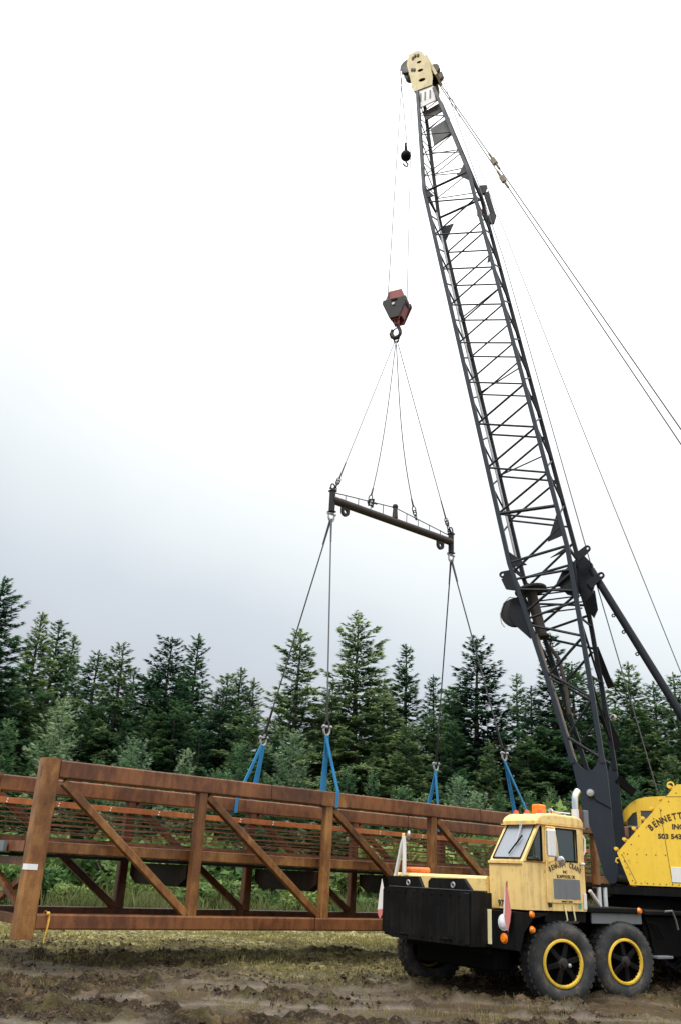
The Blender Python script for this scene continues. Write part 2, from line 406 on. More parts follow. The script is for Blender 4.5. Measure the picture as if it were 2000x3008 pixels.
def foliage_mat(name, dark, mid, tip, rnd=.5):
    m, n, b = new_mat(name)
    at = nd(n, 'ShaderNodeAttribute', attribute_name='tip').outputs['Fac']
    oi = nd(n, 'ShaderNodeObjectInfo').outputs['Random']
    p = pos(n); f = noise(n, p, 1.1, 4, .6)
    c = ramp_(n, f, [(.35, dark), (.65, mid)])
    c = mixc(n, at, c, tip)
    hs = nd(n, 'ShaderNodeHueSaturation'); n.links.new(c, hs.inputs['Color'])
    mr = nd(n, 'ShaderNodeMapRange'); n.links.new(oi, mr.inputs['Value']); mr.inputs['To Min'].default_value = .5 - .035 * rnd; mr.inputs['To Max'].default_value = .5 + .05 * rnd
    n.links.new(mr.outputs[0], hs.inputs['Hue'])
    mv = nd(n, 'ShaderNodeMapRange'); n.links.new(oi, mv.inputs['Value']); mv.inputs['To Min'].default_value = 1 + .4 * rnd; mv.inputs['To Max'].default_value = 1 - .35 * rnd
    n.links.new(mv.outputs[0], hs.inputs['Value'])
    n.links.new(hs.outputs[0], b.inputs['Base Color']); b.inputs['Roughness'].default_value = .7; b.inputs['Specular IOR Level'].default_value = .2
    tr = nd(n, 'ShaderNodeBsdfTranslucent'); n.links.new(hs.outputs[0], tr.inputs['Color'])
    ms = nd(n, 'ShaderNodeMixShader'); ms.inputs[0].default_value = .38
    n.links.new(b.outputs[0], ms.inputs[1]); n.links.new(tr.outputs[0], ms.inputs[2])
    n.links.new(ms.outputs[0], n.nodes['Material Output'].inputs['Surface'])
    return m
def tri_mesh(name, P, mat, tipv=None):
    """P: (n,3,3) triangles"""
    n = len(P); me = bpy.data.meshes.new(name); me.vertices.add(n * 3); me.vertices.foreach_set('co', P.astype(np.float32).ravel())
    me.loops.add(n * 3); me.loops.foreach_set('vertex_index', np.arange(n * 3, dtype=np.int32)); me.polygons.add(n)
    me.polygons.foreach_set('loop_start', np.arange(n, dtype=np.int32) * 3); me.polygons.foreach_set('loop_total', np.full(n, 3, np.int32))
    me.update(); me.validate()
    if tipv is not None:
        a = me.attributes.new('tip', 'FLOAT', 'POINT'); a.data.foreach_set('value', tipv.astype(np.float32).ravel())
    me.materials.append(mat); return me
def grass_stuff(name, n, xr, yr, hr, wd, mat, dens, seed, lean=.5):
    rg = np.random.default_rng(seed); x = rg.uniform(*xr, n * 4); y = yr[0] + (yr[1] - yr[0]) * rg.random(n * 4) ** 1.35
    k = rg.random(n * 4) < dens(x, y); x = x[k][:n]; y = y[k][:n]; n = len(x); z = gheight(x, y) - .01
    h = rg.uniform(*hr, n) * (.5 + fbm(x * .9, y * .9, 3, 77)); a = rg.uniform(0, 6.283, n); l = rg.uniform(0, lean, n) * h; la = rg.uniform(0, 6.283, n)
    ww = wd * rg.uniform(.6, 1.4, n) * (y / 18.0) ** .6; b = np.stack([x, y, z], 1)
    dx = np.stack([np.cos(a), np.sin(a), 0 * a], 1) * ww[:, None]
    t = b + np.stack([np.cos(la) * l, np.sin(la) * l, h], 1)
    P = np.stack([b - dx, b + dx, t], 1); tv = np.zeros((n, 3)); tv[:, 2] = 1; tv *= rg.uniform(.3, 1, (n, 1))
    o = bpy.data.objects.new(name, tri_mesh(name, P, mat, tv)); col.objects.link(o); o['kind'] = 'stuff'; return o
GRASS = foliage_mat('short_grass', (.07, .068, .018), (.22, .20, .06), (.58, .52, .23), 0)
TALLG = foliage_mat('tall_grass', (.022, .04, .012), (.065, .10, .028), (.26, .27, .11), 0)
g1 = grass_stuff('grass', 80000, (-11, 12), (12.5, 34), (.03, .11), .008, GRASS, lambda x, y: np.clip(grassiness(x, y) * sstep(.40, .62, fbm(x * .8, y * .8, 4, 55)) * 1.1 + .16 * sstep(.48, .62, fbm(x * 1.3, y * 1.6, 3, 91)), 0, 1), 5)
tag(g1, 'short yellowish grass tufts on the churned field', 'grass')
g2 = grass_stuff('tall_grass', 38000, (-22, 22), (30, 46), (.25, 1.0), .022, TALLG, lambda x, y: sstep(29, 36, y + 8 * (fbm(x * .3, y * .3, 3, 5) - .5)) * (.12 + sstep(.42, .62, fbm(x * .7, y * .7, 3, 15))), 6, .8)
tag(g2, 'tall pale grass along the foot of the forest', 'grass')

def clods(n, seed):
    rg = np.random.default_rng(seed); x = rg.uniform(-6.5, 8.5, n * 4); y = 9.6 + 13 * rg.random(n * 4) ** 1.2
    k = rg.random(n * 4) < (1 - wetness(x, y)) * (1 - .8 * grassiness(x, y)) * sstep(.44, .60, fbm(x * 1.5, y * 3.0, 4, 61)); x = x[k][:n]; y = y[k][:n]; n = len(x)
    r = .009 + .030 * rg.random(n) ** 3.5; z = gheight(x, y) + r * .15
    u = np.array([(1, 0, 0), (-1, 0, 0), (0, 1, 0), (0, -1, 0), (0, 0, 1), (0, 0, -1)], float)
    P = np.stack([x, y, z], 1)[:, None, :] + u[None] * (r[:, None, None] * rg.uniform(.5, 1.4, (n, 6, 3))) + rg.normal(0, 1, (n, 6, 3)) * (r[:, None, None] * .25)
    F = [(0, 2, 4), (2, 1, 4), (1, 3, 4), (3, 0, 4), (2, 0, 5), (1, 2, 5), (3, 1, 5), (0, 3, 5)]
    T = np.stack([P[:, f] for f in F], 1).reshape(-1, 3, 3)
    m, nn, b = new_mat('mud_clod'); nn.links.new(ramp_(nn, noise(nn, pos(nn), 6, 4), [(.35, (.018, .012, .007)), (.6, (.07, .05, .03)), (.75, (.17, .13, .08))]), b.inputs['Base Color']); b.inputs['Roughness'].default_value = .8; b.inputs['Specular IOR Level'].default_value = .2
    o = bpy.data.objects.new('mud_clods', tri_mesh('mud_clods', T, m)); col.objects.link(o); o['kind'] = 'stuff'
    tag(o, 'loose brown clods of churned mud on the field', 'mud')
clods(22000, 8)
# ------------------------------------------------------------------ truss bridge (hanging about 0.4 m off the ground)
BO = V((-4.4898, 14.9564, 0)); BRZ = R(90 - 52.097)
BM = Matrix.Translation(BO) @ Matrix.Rotation(BRZ, 4, 'Z')
def BW(s, w_, z): return BM @ V((s, w_, z))
br = thing('truss_bridge', 'long rust-brown steel truss footbridge hanging just above the muddy field', 'bridge', BO, BRZ)
POSTS = [2.93, 5.83, 8.72, 11.60, 14.47]; L_END = 17.34
def part(mb, name, mat, parent=br, label=None, smooth=False):
    o = mb.build(name, mat, parent, smooth, weighted=name in ('top_chord', 'bottom_chord', 'end_post', 'vertical_post', 'diagonal_brace', 'stringer'))
    if label: o['label'] = label
    return o
for far in (0, 1):
    y0 = 2.40 * far; zt = 3.08 - .11 * far; dz = -.11 * far
    yc = y0 + .13; SH = -.2 * far
    PS = [q + SH for q in POSTS]
    tcb = part(MB().beam((.18 + SH, yc, zt - .14), (L_END - .18 + SH, yc, zt - .14), .26, .28, c=.028), 'top_chord', RUST)
    part(MB().beam((.18 + SH, yc, .665), (L_END - .18 + SH, yc, .665), .24, .225, c=.03), 'bottom_chord', RUST)
    for s in (.04 + SH * .45, L_END - .04 + SH):
        ep = part(MB().beam((s, y0 + .14, .434), (s, y0 + .14, zt + .02), .28, .28, up=(0, 1, 0), c=.028), 'end_post', RUST_POST)
        part(MB().box(s - .16, s + .16, y0 - .02, y0 + .30, .422, .4338), 'base_plate', RUST, ep)
        if s < 1 and not far:
            part(MB().box(s - .146, s + .02, y0 - .006, y0 + .19, 1.40, 1.485), 'paper_tag', plain('white_paper', (.85, .85, .87), .7), ep, 'white paper tag wrapped round the post corner')
            part(MB().box(s - .1445, s - .141, y0 + .06, y0 + .12, 2.80, 2.98), 'stencil_mark', plain('stencil_ink', (.10, .09, .08), .7), ep)
    for s in PS:
        part(MB().beam((s, y0 + .11, .775), (s, y0 + .11, zt - .278), .18, .17, up=(0, 1, 0), c=.03), 'vertical_post', RUST_POST if not far else RUST)
    edges = [.18 + SH] + PS + [L_END - .18 + SH]
    for s in (4.38, 10.16): 
        part(MB().box(s - .006, s + .006, y0 - .002, y0 + .262, zt - .283, zt + .003), 'weld_seam', RUST_DARK_SHADE, tcb)
        part(MB().box(s + 1.2 - .006, s + 1.2 + .006, y0 + .006, y0 + .254, .549, .781), 'weld_seam', RUST_DARK_SHADE, tcb)
    for a, b in zip(edges[:-1], edges[1:]):
        part(MB().beam((a + .12, y0 + .11, zt - .33), (b - .10, y0 + .11, .80), .13, .12, up=(0, 1, 0), c=.02), 'diagonal_brace', RUST_POST if not far else RUST)
    # railing of thin horizontal bars with slim posts
    yr = 2.37 if far else .285
    if far:
        hr = part(MB().beam((-.12, 2.372, 2.525), (L_END, 2.372, 2.525), .04, .105, c=.006), 'rub_rail', RUST_ORANGE, label='bright orange-rust rub rail along the far truss')
        for s in (.22, 1.2, 2.25, 3.3, 4.1, 5.25, 6.1, 7.6, 9.2, 10.6):
            part(MB().tube((s, 2.353, 2.545), (s, 2.338, 2.545), .014), 'bolt', WHITE, hr); part(MB().tube((s - .01, 2.353, 2.50), (s - .01, 2.338, 2.50), .014), 'bolt', WHITE, hr)
    for i, z in enumerate((2.01, 2.09, 2.17, 2.25, 2.33, 2.41) if far else (1.98, 2.08, 2.18, 2.28)):
        part(MB().beam((.0, yr, z), (L_END, yr, z), .016, .018), 'safety_rail', RUST)
    part(MB().box(.0, L_END, yr - .012 if far else yr, yr + .02, 1.85, 1.945) if far else MB().box(.2, L_END - .2, yr - .01, yr + .012, 1.865, 1.895), 'toe_plate', RUST)
    for s in ([.2 + 1.449 * k for k in range(12)] if far else [1.46, 4.30, 7.18, 10.06, 12.94, 15.9]):
        part(MB().beam((s, yr + (.03 if far else -.03), 1.60), (s, yr + (.03 if far else -.03), zt - .281), .055, .05), 'rail_post', DKSTEEL if not far else RUST_DARK_SHADE)
    ws = .36 if not far else 2.30
    part(MB().beam((.2, ws, 1.745), (L_END - .2, ws, 1.745), .10, .17, c=.015), 'stringer', RUST_POST)
part(MB().box(.05, L_END - .05, .30, 2.36, 1.60, 1.645), 'deck_pan', BLACKS)  # black base colour paints in the shade on the deck underside
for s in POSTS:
    fb = part(MB().yz([(.235, 1.585), (2.385, 1.585), (2.385, 1.36), (2.12, 1.22), (.50, 1.22), (.235, 1.36)], s - .09, s + .09), 'floor_beam', RUST_DARK_SHADE)  # beams darkened in colour to show shade under the deck
for s in (.08, L_END - .08):
    part(MB().box(s - .07, s + .07, .285, 2.395, 1.46, 1.585), 'floor_beam', RUST)
    part(MB().box(s - .06, s + .06, .285, 2.395, .60, .74), 'end_strut', RUST)
    part(MB().beam((s, 2.10, 1.42), (s, .42, .80), .09, .09, up=(1, 0, 0)), 'sway_brace', RUST)
    part(MB().beam((s + .1, .42, 1.42), (s + .1, 2.10, .80), .09, .09, up=(1, 0, 0)), 'sway_brace', RUST)
part(MB().box(-.20, -.14, .95, 2.30, 1.66, 1.82), 'end_plate', GREYP, label='bare grey plate closing the deck end')
part(MB().beam((-.02, .3, 1.745), (-.02, 2.4, 1.745), .16, .16), 'end_beam', RUST)
yr_ = MB().path([(.36, -.02, .80), (.37, -.035, .70), (.36, -.035, .60), (.345, -.03, .50), (.335, -.02, .41), (.34, -.02, .37)], .010, 6)
yr_.sphere((.345, -.02, .785), .03); yr_.ring((.36, .125, .668), (1, 0, 0), .145, .01)
o = yr_.build('rope', YROPE); o.matrix_world = BM
tag(o, 'frayed yellow rope tied round the bottom chord beside the near end post', 'rope')

# ------------------------------------------------------------------ rigging
def shackle(mb, p, d, r=.05, t=.013):
    """bow shackle at p, opening along d"""
    p = V(p); d = V(d).normalized(); s = d.cross(V((0, 1, 0.2))).normalized()
    pts = [p + s * (r * math.cos(a)) + d * (r * 1.25 * math.sin(a)) for a in [math.pi * i / 10 for i in range(11)]]
    pts = [pts[0] - d * r * 1.0] + pts + [pts[-1] - d * r * 1.0]
    mb.path(pts, t, 6); mb.tube(pts[0] + s * r * .5, pts[-1] - s * r * .5, t * 1.25, 8)
def wire(name, a, b, label, cat, group, r=.013, sag=None, splice=.5, top_loop=True, chain=0, r2=None):
    a, b = V(a), V(b); t = thing(name, label, cat, b, 0, group)
    A, Bq = a - b, V((0, 0, 0)); n = 14; pts = []
    for i in range(n + 1):
        u = i / n; q = A.lerp(Bq, u)
        if sag is not None: q = q + V(sag) * (4 * u * (1 - u)) * (.55 + .9 * u)
        pts.append(q)
    L = (A - Bq).length; d = (A - Bq) / L
    e = chain if chain else .16
    if sag is None: pts[-1] = d * e
    else:
        dl = (pts[-2] - pts[-1]).normalized(); pts[-1] = dl * e; d = dl
    MB().path(pts, r, 6).build('rope', ROPE, t, True)
    MB().tube(pts[-1], pts[-1] + d * splice, r * 1.9, 8, r * 1.4).build('splice', DKSTEEL, t, True)
    lp = MB(); s = d.cross(V((0, 1, .3))).normalized()
    lp.path([d * (e - .16 + .08) + d * (.085 * math.cos(k)) + s * (.045 * math.sin(k)) for k in [2 * math.pi * i / 12 for i in range(13)]], r * 1.1, 6)
    lp.build('thimble', DKSTEEL, t, True)
    if chain:
        k = 0; x = .06
        while x < e - .14:
            c = MB(); s = d.cross(V((0, 1, .3)) if k % 2 else V((1, .4, .3))).normalized()
            c.path([d * x + d * (.075 * math.cos(q)) + s * (.042 * math.sin(q)) for q in [2 * math.pi * i / 10 for i in range(11)]], .015, 6)
            c.build('chain_link', DKSTEEL, t, True); x += .115; k += 1
    return t
HK = BW(8.18, 1.1, 15.22)
SL, SR = BW(6.28, 1.1, 9.92), BW(10.33, 1.1, 9.92)
wire('wire_sling', HK + V((-.05, 0, -.02)), SL + V((0, 0, .12)), 'thin wire sling from the hook to the left end of the spreader bar', 'sling', 'wire slings above the spreader bar', chain=.55, r=.011)
wire('wire_sling', HK + V((.06, 0, -.05)), SR + V((0, 0, .12)), 'thin wire sling from the hook to the right end of the spreader bar', 'sling', 'wire slings above the spreader bar', chain=.55, r=.011)
sx = (SR - SL).normalized()
wire('wire_sling', HK + V((-.01, 0, -.05)), BW(7.42, 1.1, 10.12), 'slack wire sling curving down to the bent link left of the spreader post', 'sling', 'wire slings above the spreader bar', r=.013, sag=sx * .10, splice=.22, chain=.3)
wire('wire_sling', HK + V((.01, 0, -.05)), BW(9.05, 1.1, 10.2), 'slack wire sling curving down to the right half of the spreader rod', 'sling', 'wire slings above the spreader bar', r=.013, sag=sx * -.17, splice=.22, chain=.35)

sp = thing('spreader_bar', 'dark steel spreader bar hanging level over the bridge between the wire slings', 'spreader bar', BW(8.305, 1.1, 9.92), BRZ)
h = 2.025
MB().tube((-h, 0, 0), (h, 0, 0), .10, 16).build('pipe', BROWNSTEEL, sp, True)
for s in (-1, 1):
    c = MB().tube((s * h, 0, -.30), (s * h, 0, .20), .075, 12).build('end_collar', DKSTEEL, sp, True)
    MB().cbox(s * h - .085, s * h + .085, -.085, .085, .20, .25, .02).build('cap_plate', DKSTEEL, c)
    MB().cbox(s * h - .085, s * h + .085, -.085, .085, -.335, -.30, .012).build('foot_plate', DKSTEEL, c)
    k = MB(); shackle(k, (s * h, 0, -.46), (0, 0, -1), .085, .022); k.ring((s * h, 0, -.43), (0, 1, .2), .085, .02); k.build('shackle', STEEL, sp, True)
    k = MB(); shackle(k, (s * h, 0, .34), (0, 0, 1), .06, .018); k.build('shackle', DKSTEEL, sp, True)
    x = s * 1.62
    pr = [(-.12, .0), (-.12, -.14)] + [(.12 * math.cos(a) , -.20 + .12 * math.sin(a)) for a in [math.pi + math.pi * i / 8 for i in range(9)]] + [(.12, -.14), (.12, 0)]
    lug = MB(); hole = [(.045 * math.cos(2 * math.pi * i / 16), -.20 + .045 * math.sin(2 * math.pi * i / 16)) for i in range(16)]
    # plate with a true hole: outer outline stitched to the hole ring
    def plate_hole(mb, outer_fn, hc, hr, y0, y1, n=24):
        vs = []; fs = []
        for i in range(n):
            a = 2 * math.pi * i / n; d = (math.cos(a), math.sin(a)); ox, oz = outer_fn(a)
            for y in (y0, y1):
                vs.append((hc[0] + d[0] * hr, y, hc[1] + d[1] * hr)); vs.append((ox, y, oz))
        for i in range(n):
            j = (i + 1) % n; a, b = i * 4, j * 4
            fs += [(a, a + 1, b + 1, b), (a + 2, b + 2, b + 3, a + 3), (a, b, b + 2, a + 2), (a + 1, a + 3, b + 3, b + 1)]
        mb.add(vs, fs)
    def outer(a, x=x):
        c_, s_ = math.cos(a), math.sin(a)
        if s_ <= 0: return (x + .12 * c_, -.20 + .12 * s_)
        k = min(.12 / max(abs(c_), 1e-3), .14 / max(s_, 1e-3)); return (x + c_ * k, -.20 + s_ * k)
    plate_hole(lug, outer, (x, -.20), .05, -.03, .03)
    lug.build('lug', DKSTEEL, sp)
cp = MB().tube((0, 0, .10), (0, 0, .40), .075, 12, .055).build('centre_post', BROWNSTEEL, sp, True)
MB().sphere((0, 0, .42), .075, 12).build('post_cap', DKSTEEL, cp, True)
MB().path([(-h + .08, 0, .20), (-.05, 0, .385)], .013, 6).build('truss_rod', DKSTEEL, sp, True)
MB().path([(.05, 0, .385), (h - .08, 0, .17)], .013, 6).build('truss_rod', DKSTEEL, sp, True)
for i in range(1, 5):
    for s in (-1, 1):
        x = s * h * i / 5.0
        MB().tube((x, 0, .09), (x, 0, .375 - .185 * abs(x) / h), .011, 6).build('rod_strut', DKSTEEL, sp)
k = MB(); shackle(k, (-.82, 0, .29), (-1, 0, 0), .075, .02); k.path([(-.78, 0, .28), (-.66, 0, .31), (-.62, 0, .30)], .02); k.build('bent_link', BROWNSTEEL, sp, True)

def strap_sling(lp, s0, s1, w0, zt, label, near):
    """blue round sling: two legs from a shackle down round a top chord (w0 = near face of that chord)"""
    lp = V(lp); t = thing('blue_sling', label, 'sling', BW(*lp), BRZ, 'blue slings round the top chords')
    f = lambda s, w_, z: V((s, w_, z)) - lp
    yn, yf = w0 - .012, w0 + .272
    zb = zt - .29
    def leg(s, w_, dx, wd, wid, under=True):
        pts = [f(lp[0] + dx, lp[1], lp[2] - .05), f(s, w_, zt + .02), f(s - .01, w_, zb)]
        if under: pts.append(f(s - .02, w0 + .13, zb - .013))
        pts = [pts[0], pts[0].lerp(pts[1], .5) + V((0, 0, -.01))] + pts[1:]
        MB().ribbon(pts, wd, wid, .022).build('strap', BLUE, t)
    leg(s1, yn, -.02, (1, .25, 0), .08)
    leg(s0, yf, .02, (1, -.15, 0), .07)
    leg(s0 + .10, yf + .024, .04, (1, .1, 0), .05, False)
    k = MB(); shackle(k, (0, 0, .02), (0, 0, -1), .075, .024)
    for e in (-1, 1): k.sphere((e * .09, -.02, .10), .035, 8)
    k.build('shackle', STEEL, t, True)
    return t
LOW = [((5.78, 2.52, 4.24), 5.68, 5.14, 2.40, 2.97, SL, 'left far', 'blue sling behind the top chord, leftmost of the four'),
       ((5.72, .13, 4.26), 5.78, 5.97, 0, 3.08, SL, 'left near', 'blue sling wrapped over the front of the near top chord, second from the left'),
       ((11.21, 2.52, 4.25), 10.98, 11.20, 2.40, 2.97, SR, 'right far', 'short-looking blue sling behind the top chord, third from the left'),
       ((11.15, .13, 4.35), 11.62, 11.80, 0, 3.08, SR, 'right near', 'blue sling slanting down behind the cab roof, rightmost of the four')]
for lp, s0, s1, w0, zt, e, nm, lab in LOW:
    strap_sling(lp, s0, s1, w0, zt, lab, w0 == 0)
    wl = wire('wire_sling', e + V((0, 0, -.52)), BW(lp[0], lp[1], lp[2] + .06), {'left far': 'long wire sling slanting left from the spreader bar to the leftmost blue sling', 'left near': 'near-vertical wire sling from the spreader bar to the second blue sling', 'right far': 'wire sling leaning left from the spreader bar to the third blue sling', 'right near': 'wire sling slanting right from the spreader bar to the blue sling by the cab roof'}[nm], 'sling', 'wire slings below the spreader bar', r=.017, splice=.55)
    A = (e - BW(lp[0], lp[1], lp[2])); MB().tube(A * .985 + V((0, 0, -.5)), A * .87 + V((0, 0, -.45)), .028, 8, .02).build('splice', ROPE, wl, True)
part(MB().box(5.60, 6.22, -.0035, -.0005, 2.805, 3.055), 'scraped_patch', RUST_POST, label='paler scraped patch on the chord beside the blue sling')

# hook block and headache ball
HB = BW(8.19, 1.1, 16.40)      # plates face the camera
hb = thing('hook_block', 'red and black hook block hanging from the hoist ropes above the spreader bar', 'hook block', HB, R(-26))
pl = [(-.20, .50), (.20, .50), (.30, .24), (.36, .05), (.13, -.56), (-.13, -.56), (-.36, .05), (-.30, .24)]
low = [(-.365, .16), (.365, .16), (.39, .04), (.15, -.52), (-.15, -.52), (-.39, .04)]
for y in (-.17, .17):
    MB().xz(pl, y - .02, y + .02).build('side_plate', RED, hb)
    e = -1 if y < 0 else 1
    y1, y2 = y + e * .0205, y + e * .085
    cw = MB().xz(low, min(y1, y2), max(y1, y2)).build('cheek_weight', DKSTEEL, hb)
    MB().tube((-.02, y2, -.04), (-.02, y2 + e * .03, -.04), .045, 12).build('pin', STEEL, cw, True)
    MB().cbox(-.10, .10, min(y2 + e * .001, y2 + e * .02), max(y2 + e * .001, y2 + e * .02), .08, .15, .003).build('name_plate', BLACK, cw)
for x in (-.30, .30):
    MB().beam((x * .95, 0, -.08), (x * .55, 0, -.42), .30, .05, up=(1, 0, .3)).build('spacer_plate', RED, hb)
for y in (-.09, .09):
    MB().lathe([(.06, -.05), (.31, -.06), (.33, -.06), (.28, 0), (.33, .06), (.31, .06), (.06, .05)], (0, y, .05), (0, 1, 0), 28).build('sheave', DKSTEEL, hb, True)
MB().tube((0, 0, -.48), (0, 0, -.66), .09, 12, .07).build('swivel', RED, hb, True)
hk = [V((.03, 0, -.64)), V((.06, 0, -.74)), V((.11, 0, -.86)), V((.12, 0, -.98)), V((.06, 0, -1.08)), V((-.04, 0, -1.10)), V((-.13, 0, -1.04)), V((-.17, 0, -.92)), V((-.13, 0, -.80))]
k = MB(); k.path(hk, .055, 10); k.path(hk[4:8], .07, 10); hko = k.build('hook', BROWNSTEEL, hb, True)
MB().path([(-.13, 0, -.82), (.03, 0, -.74)], .02).build('latch', DKSTEEL, hko)
k = MB(); shackle(k, (0, 0, -1.20), (0, 0, -1), .07, .02); k.ring((0, 0, -1.15), (0, 1, 0), .08, .02); k.build('master_link', DKSTEEL, hb, True)
hb.scale = (.92, .92, .92)
# ------------------------------------------------------------------ crane
TO = V((3.6565, 14.7555, 0)); TRZ = R(36)
cr = thing('crane_truck', 'yellow and black lattice boom truck crane parked in the mud in front of the bridge', 'crane', TO, TRZ)
def cp_(mb, name, mat, parent=cr, label=None, smooth=False, loc=None, rz=None):
    o = mb.build(name, mat, parent, smooth)
    if label: o['label'] = label
    if loc: o.location = loc
    if rz is not None: o.rotation_euler = (0, 0, rz)
    return o
# carrier: x = towards the rear, y = away from the near side, z up
fr = cp_(MB().cbox(-.85, 9.0, .45, 2.55, .62, 1.16, .03), 'carrier_frame', BLACKS)
cp_(MB().cbox(.70, 2.16, .03, 2.97, 1.185, 1.262, .012), 'deck_plate', BLACK, fr)
cp_(MB().cbox(2.17, 9.0, .06, 2.94, 1.165, 1.232, .012), 'deck_plate', BLACK, fr)
cp_(MB().cbox(.85, 2.14, .09, .12, 1.02, 1.183, .008), 'side_skirt', GREYP, fr)
cp_(MB().cbox(-.24, .72, .10, .14, 1.03, 1.188, .008), 'side_skirt', BLACK, fr)
ob = cp_(MB().cbox(2.30, 4.2, .18, 2.8, .50, 1.16, .03), 'outrigger_box', BLACKS, fr)
cp_(MB().path([(2.30, .165, 1.15), (2.42, .155, .95), (2.46, .155, .72), (2.52, .155, .60)], .018), 'air_hose', BLACK, fr, smooth=True)
cp_(MB().path([(2.34, .15, 1.06), (2.56, .12, 1.03), (2.70, .12, .86), (2.78, .13, .80)], .016), 'air_hose', BLACK, fr, smooth=True)
cp_(MB().path([(2.75, .05, 1.23), (2.95, .05, 1.24), (3.05, .06, 1.10), (3.12, .08, .95)], .018), 'air_hose', GREYP, fr, smooth=True)
cp_(MB().cbox(2.42, 2.84, .02, .30, .505, .55, .01), 'step', GREYP, fr)
cp_(MB().cbox(4.6, 7.9, .25, 2.75, .70, 1.15, .03), 'rear_frame', BLACKS, fr)
# front fender panels with the lamps
fp = cp_(MB().xz([(-1.0, 1.165), (-1.0, .66), (-.90, .64), (-.80, .90), (-.60, 1.08), (-.30, 1.13), (-.25, 1.165)], .015, .60), 'front_fender', BLACK)
cp_(MB().box(-.985, -.86, .605, 2.40, .56, 1.165), 'front_apron', BLACKS, fp)
cp_(MB().xz([(-1.0, 1.165), (-1.0, .66), (-.90, .64), (-.80, .90), (-.60, 1.08), (-.30, 1.13), (-.25, 1.165)], 2.40, 2.985), 'far_fender', BLACK, fp)
cp_(MB().lathe([(.001, -.045), (.06, -.04), (.095, -.012), (.105, 0), (.115, .0), (.115, .02)], (-1.003, .235, 1.015), (1, 0, 0), 24), 'headlight', plain('headlight_glass', (.85, .87, .90), .08), smooth=True)
cp_(MB().lathe([(.001, -.03), (.05, -.025), (.065, 0), (.072, 0), (.072, .015)], (-1.003, .235, .80), (1, 0, 0), 20), 'indicator_lamp', AMBER, smooth=True)
cp_(MB().cbox(-1.016, -1.003, .475, .555, .70, 1.175, .004), 'marker_stripe', PALE)
for x, z in ((-.64, 1.135), (-.635, .93), (2.0, 1.225)):
    cp_(MB().lathe([(.001, -.035), (.035, -.03), (.05, 0), (.052, .012)], (x, .012 if x < 1 else .025, z), (0, 1, 0), 16), 'side_marker', AMBER, smooth=True)
# front counterweight box
bx = cp_(MB().prism([(.55, 1.40), (.55, .66), (2.36, .66), (2.62, .74), (2.62, 1.36), (2.58, 1.40)], (0, 0, 0), (0, 1, 0), (0, 0, 1), (1, 0, 0), -1.35, -.92), 'front_counterweight', BOXBLACK)
cp_(MB().cbox(-1.375, -1.351, .58, .70, .68, 1.385, .008), 'edge_plate', BOXBLACK, bx)
for y in (1.05, 2.05): cp_(MB().path([(-1.352, y - .06, .72), (-1.42, y - .05, .73), (-1.45, y, .74), (-1.42, y + .05, .73), (-1.352, y + .06, .72)], .018, 8), 'tow_eye', BLACK, bx, smooth=True)
for z in (.72, 1.34):
    for i in range(9): cp_(MB().tube((-1.366, .80 + .21 * i, z), (-1.349, .80 + .21 * i, z), .016, 6), 'bolt', BLACK, bx)
cp_(MB().cbox(-1.34, -.95, .60, 2.50, 1.402, 1.425, .008), 'top_plate', DKSTEEL, bx)
for y0, y1, ya, yb in ((1.76, 2.62, 1.86, 2.60), (.66, 1.62, .82, 1.55)):
    t = cp_(MB().prism([(y0, 1.426), (ya, 1.585), (yb, 1.575), (y1, 1.52), (y1, 1.426)], (0, 0, 0), (0, 1, 0), (0, 0, 1), (1, 0, 0), -1.25, -1.19), 'weight_slab', BOXBLACK, bx)
    cp_(MB().ring((-1.26, (y0 + y1) / 2 - .1, 1.485), (1, 0, 0), .035, .014), 'lifting_eye', STEEL, bx, smooth=True)
cp_(MB().cbox(-.80, -.45, .62, 2.40, .32, .64, .03), 'front_shade_block', BLACKS, fr)  # added black block standing in for the deep shade under the front end
cp_(MB().cbox(.35, 2.2, .62, 2.40, .34, .62, .03), 'suspension_frame', BLACKS, fr)
cp_(MB().tube((0, .3, .47), (0, 2.7, .47), .085, 10), 'axle', BLACKS, fr); cp_(MB().tube((1.5, .3, .48), (1.5, 2.7, .48), .085, 10), 'axle', BLACKS, fr)
# pennant flags on rods
o = cp_(MB().tube((-1.06, .10, .84), (-1.06, .10, 1.58), .008, 6), 'marker_flag', DKSTEEL, label='faded red and white pennant flag at the near front corner')
cp_(MB().prism([(0, 1.56), (.05, 1.40), (.09, 1.16), (.06, 1.02), (.02, .90), (-.03, 1.02), (-.045, 1.12), (-.03, 1.30)], (-1.066, .115, 0), (0, -1, 0), (0, 0, 1), (1, 0, 0), -.004, .004), 'cloth', FLAGR, o)
cp_(MB().prism([(-.004, 1.555), (-.034, 1.30), (-.058, 1.12), (-.05, 1.05), (-.03, 1.13), (-.012, 1.36)], (-1.074, .115, 0), (0, -1, 0), (0, 0, 1), (1, 0, 0), -.003, .003), 'cloth', FLAGW, o)
o = cp_(MB().tube((-1.30, 2.68, .92), (-1.30, 2.68, 1.50), .008, 6), 'marker_flag', DKSTEEL, label='white and red pennant flag at the far front corner')
cp_(MB().prism([(0, 1.52), (.05, 1.38), (.05, 1.06), (-.09, 1.04), (-.055, 1.28)], (-1.315, 2.70, 0), (0, -1, 0), (0, 0, 1), (1, 0, 0), -.004, .004), 'cloth', FLAGW, o)
cp_(MB().prism([(.05, 1.058), (.04, .98), (-.02, .90), (-.07, .96), (-.09, 1.038)], (-1.315, 2.70, 0), (0, -1, 0), (0, 0, 1), (1, 0, 0), -.004, .004), 'cloth', FLAGR, o)
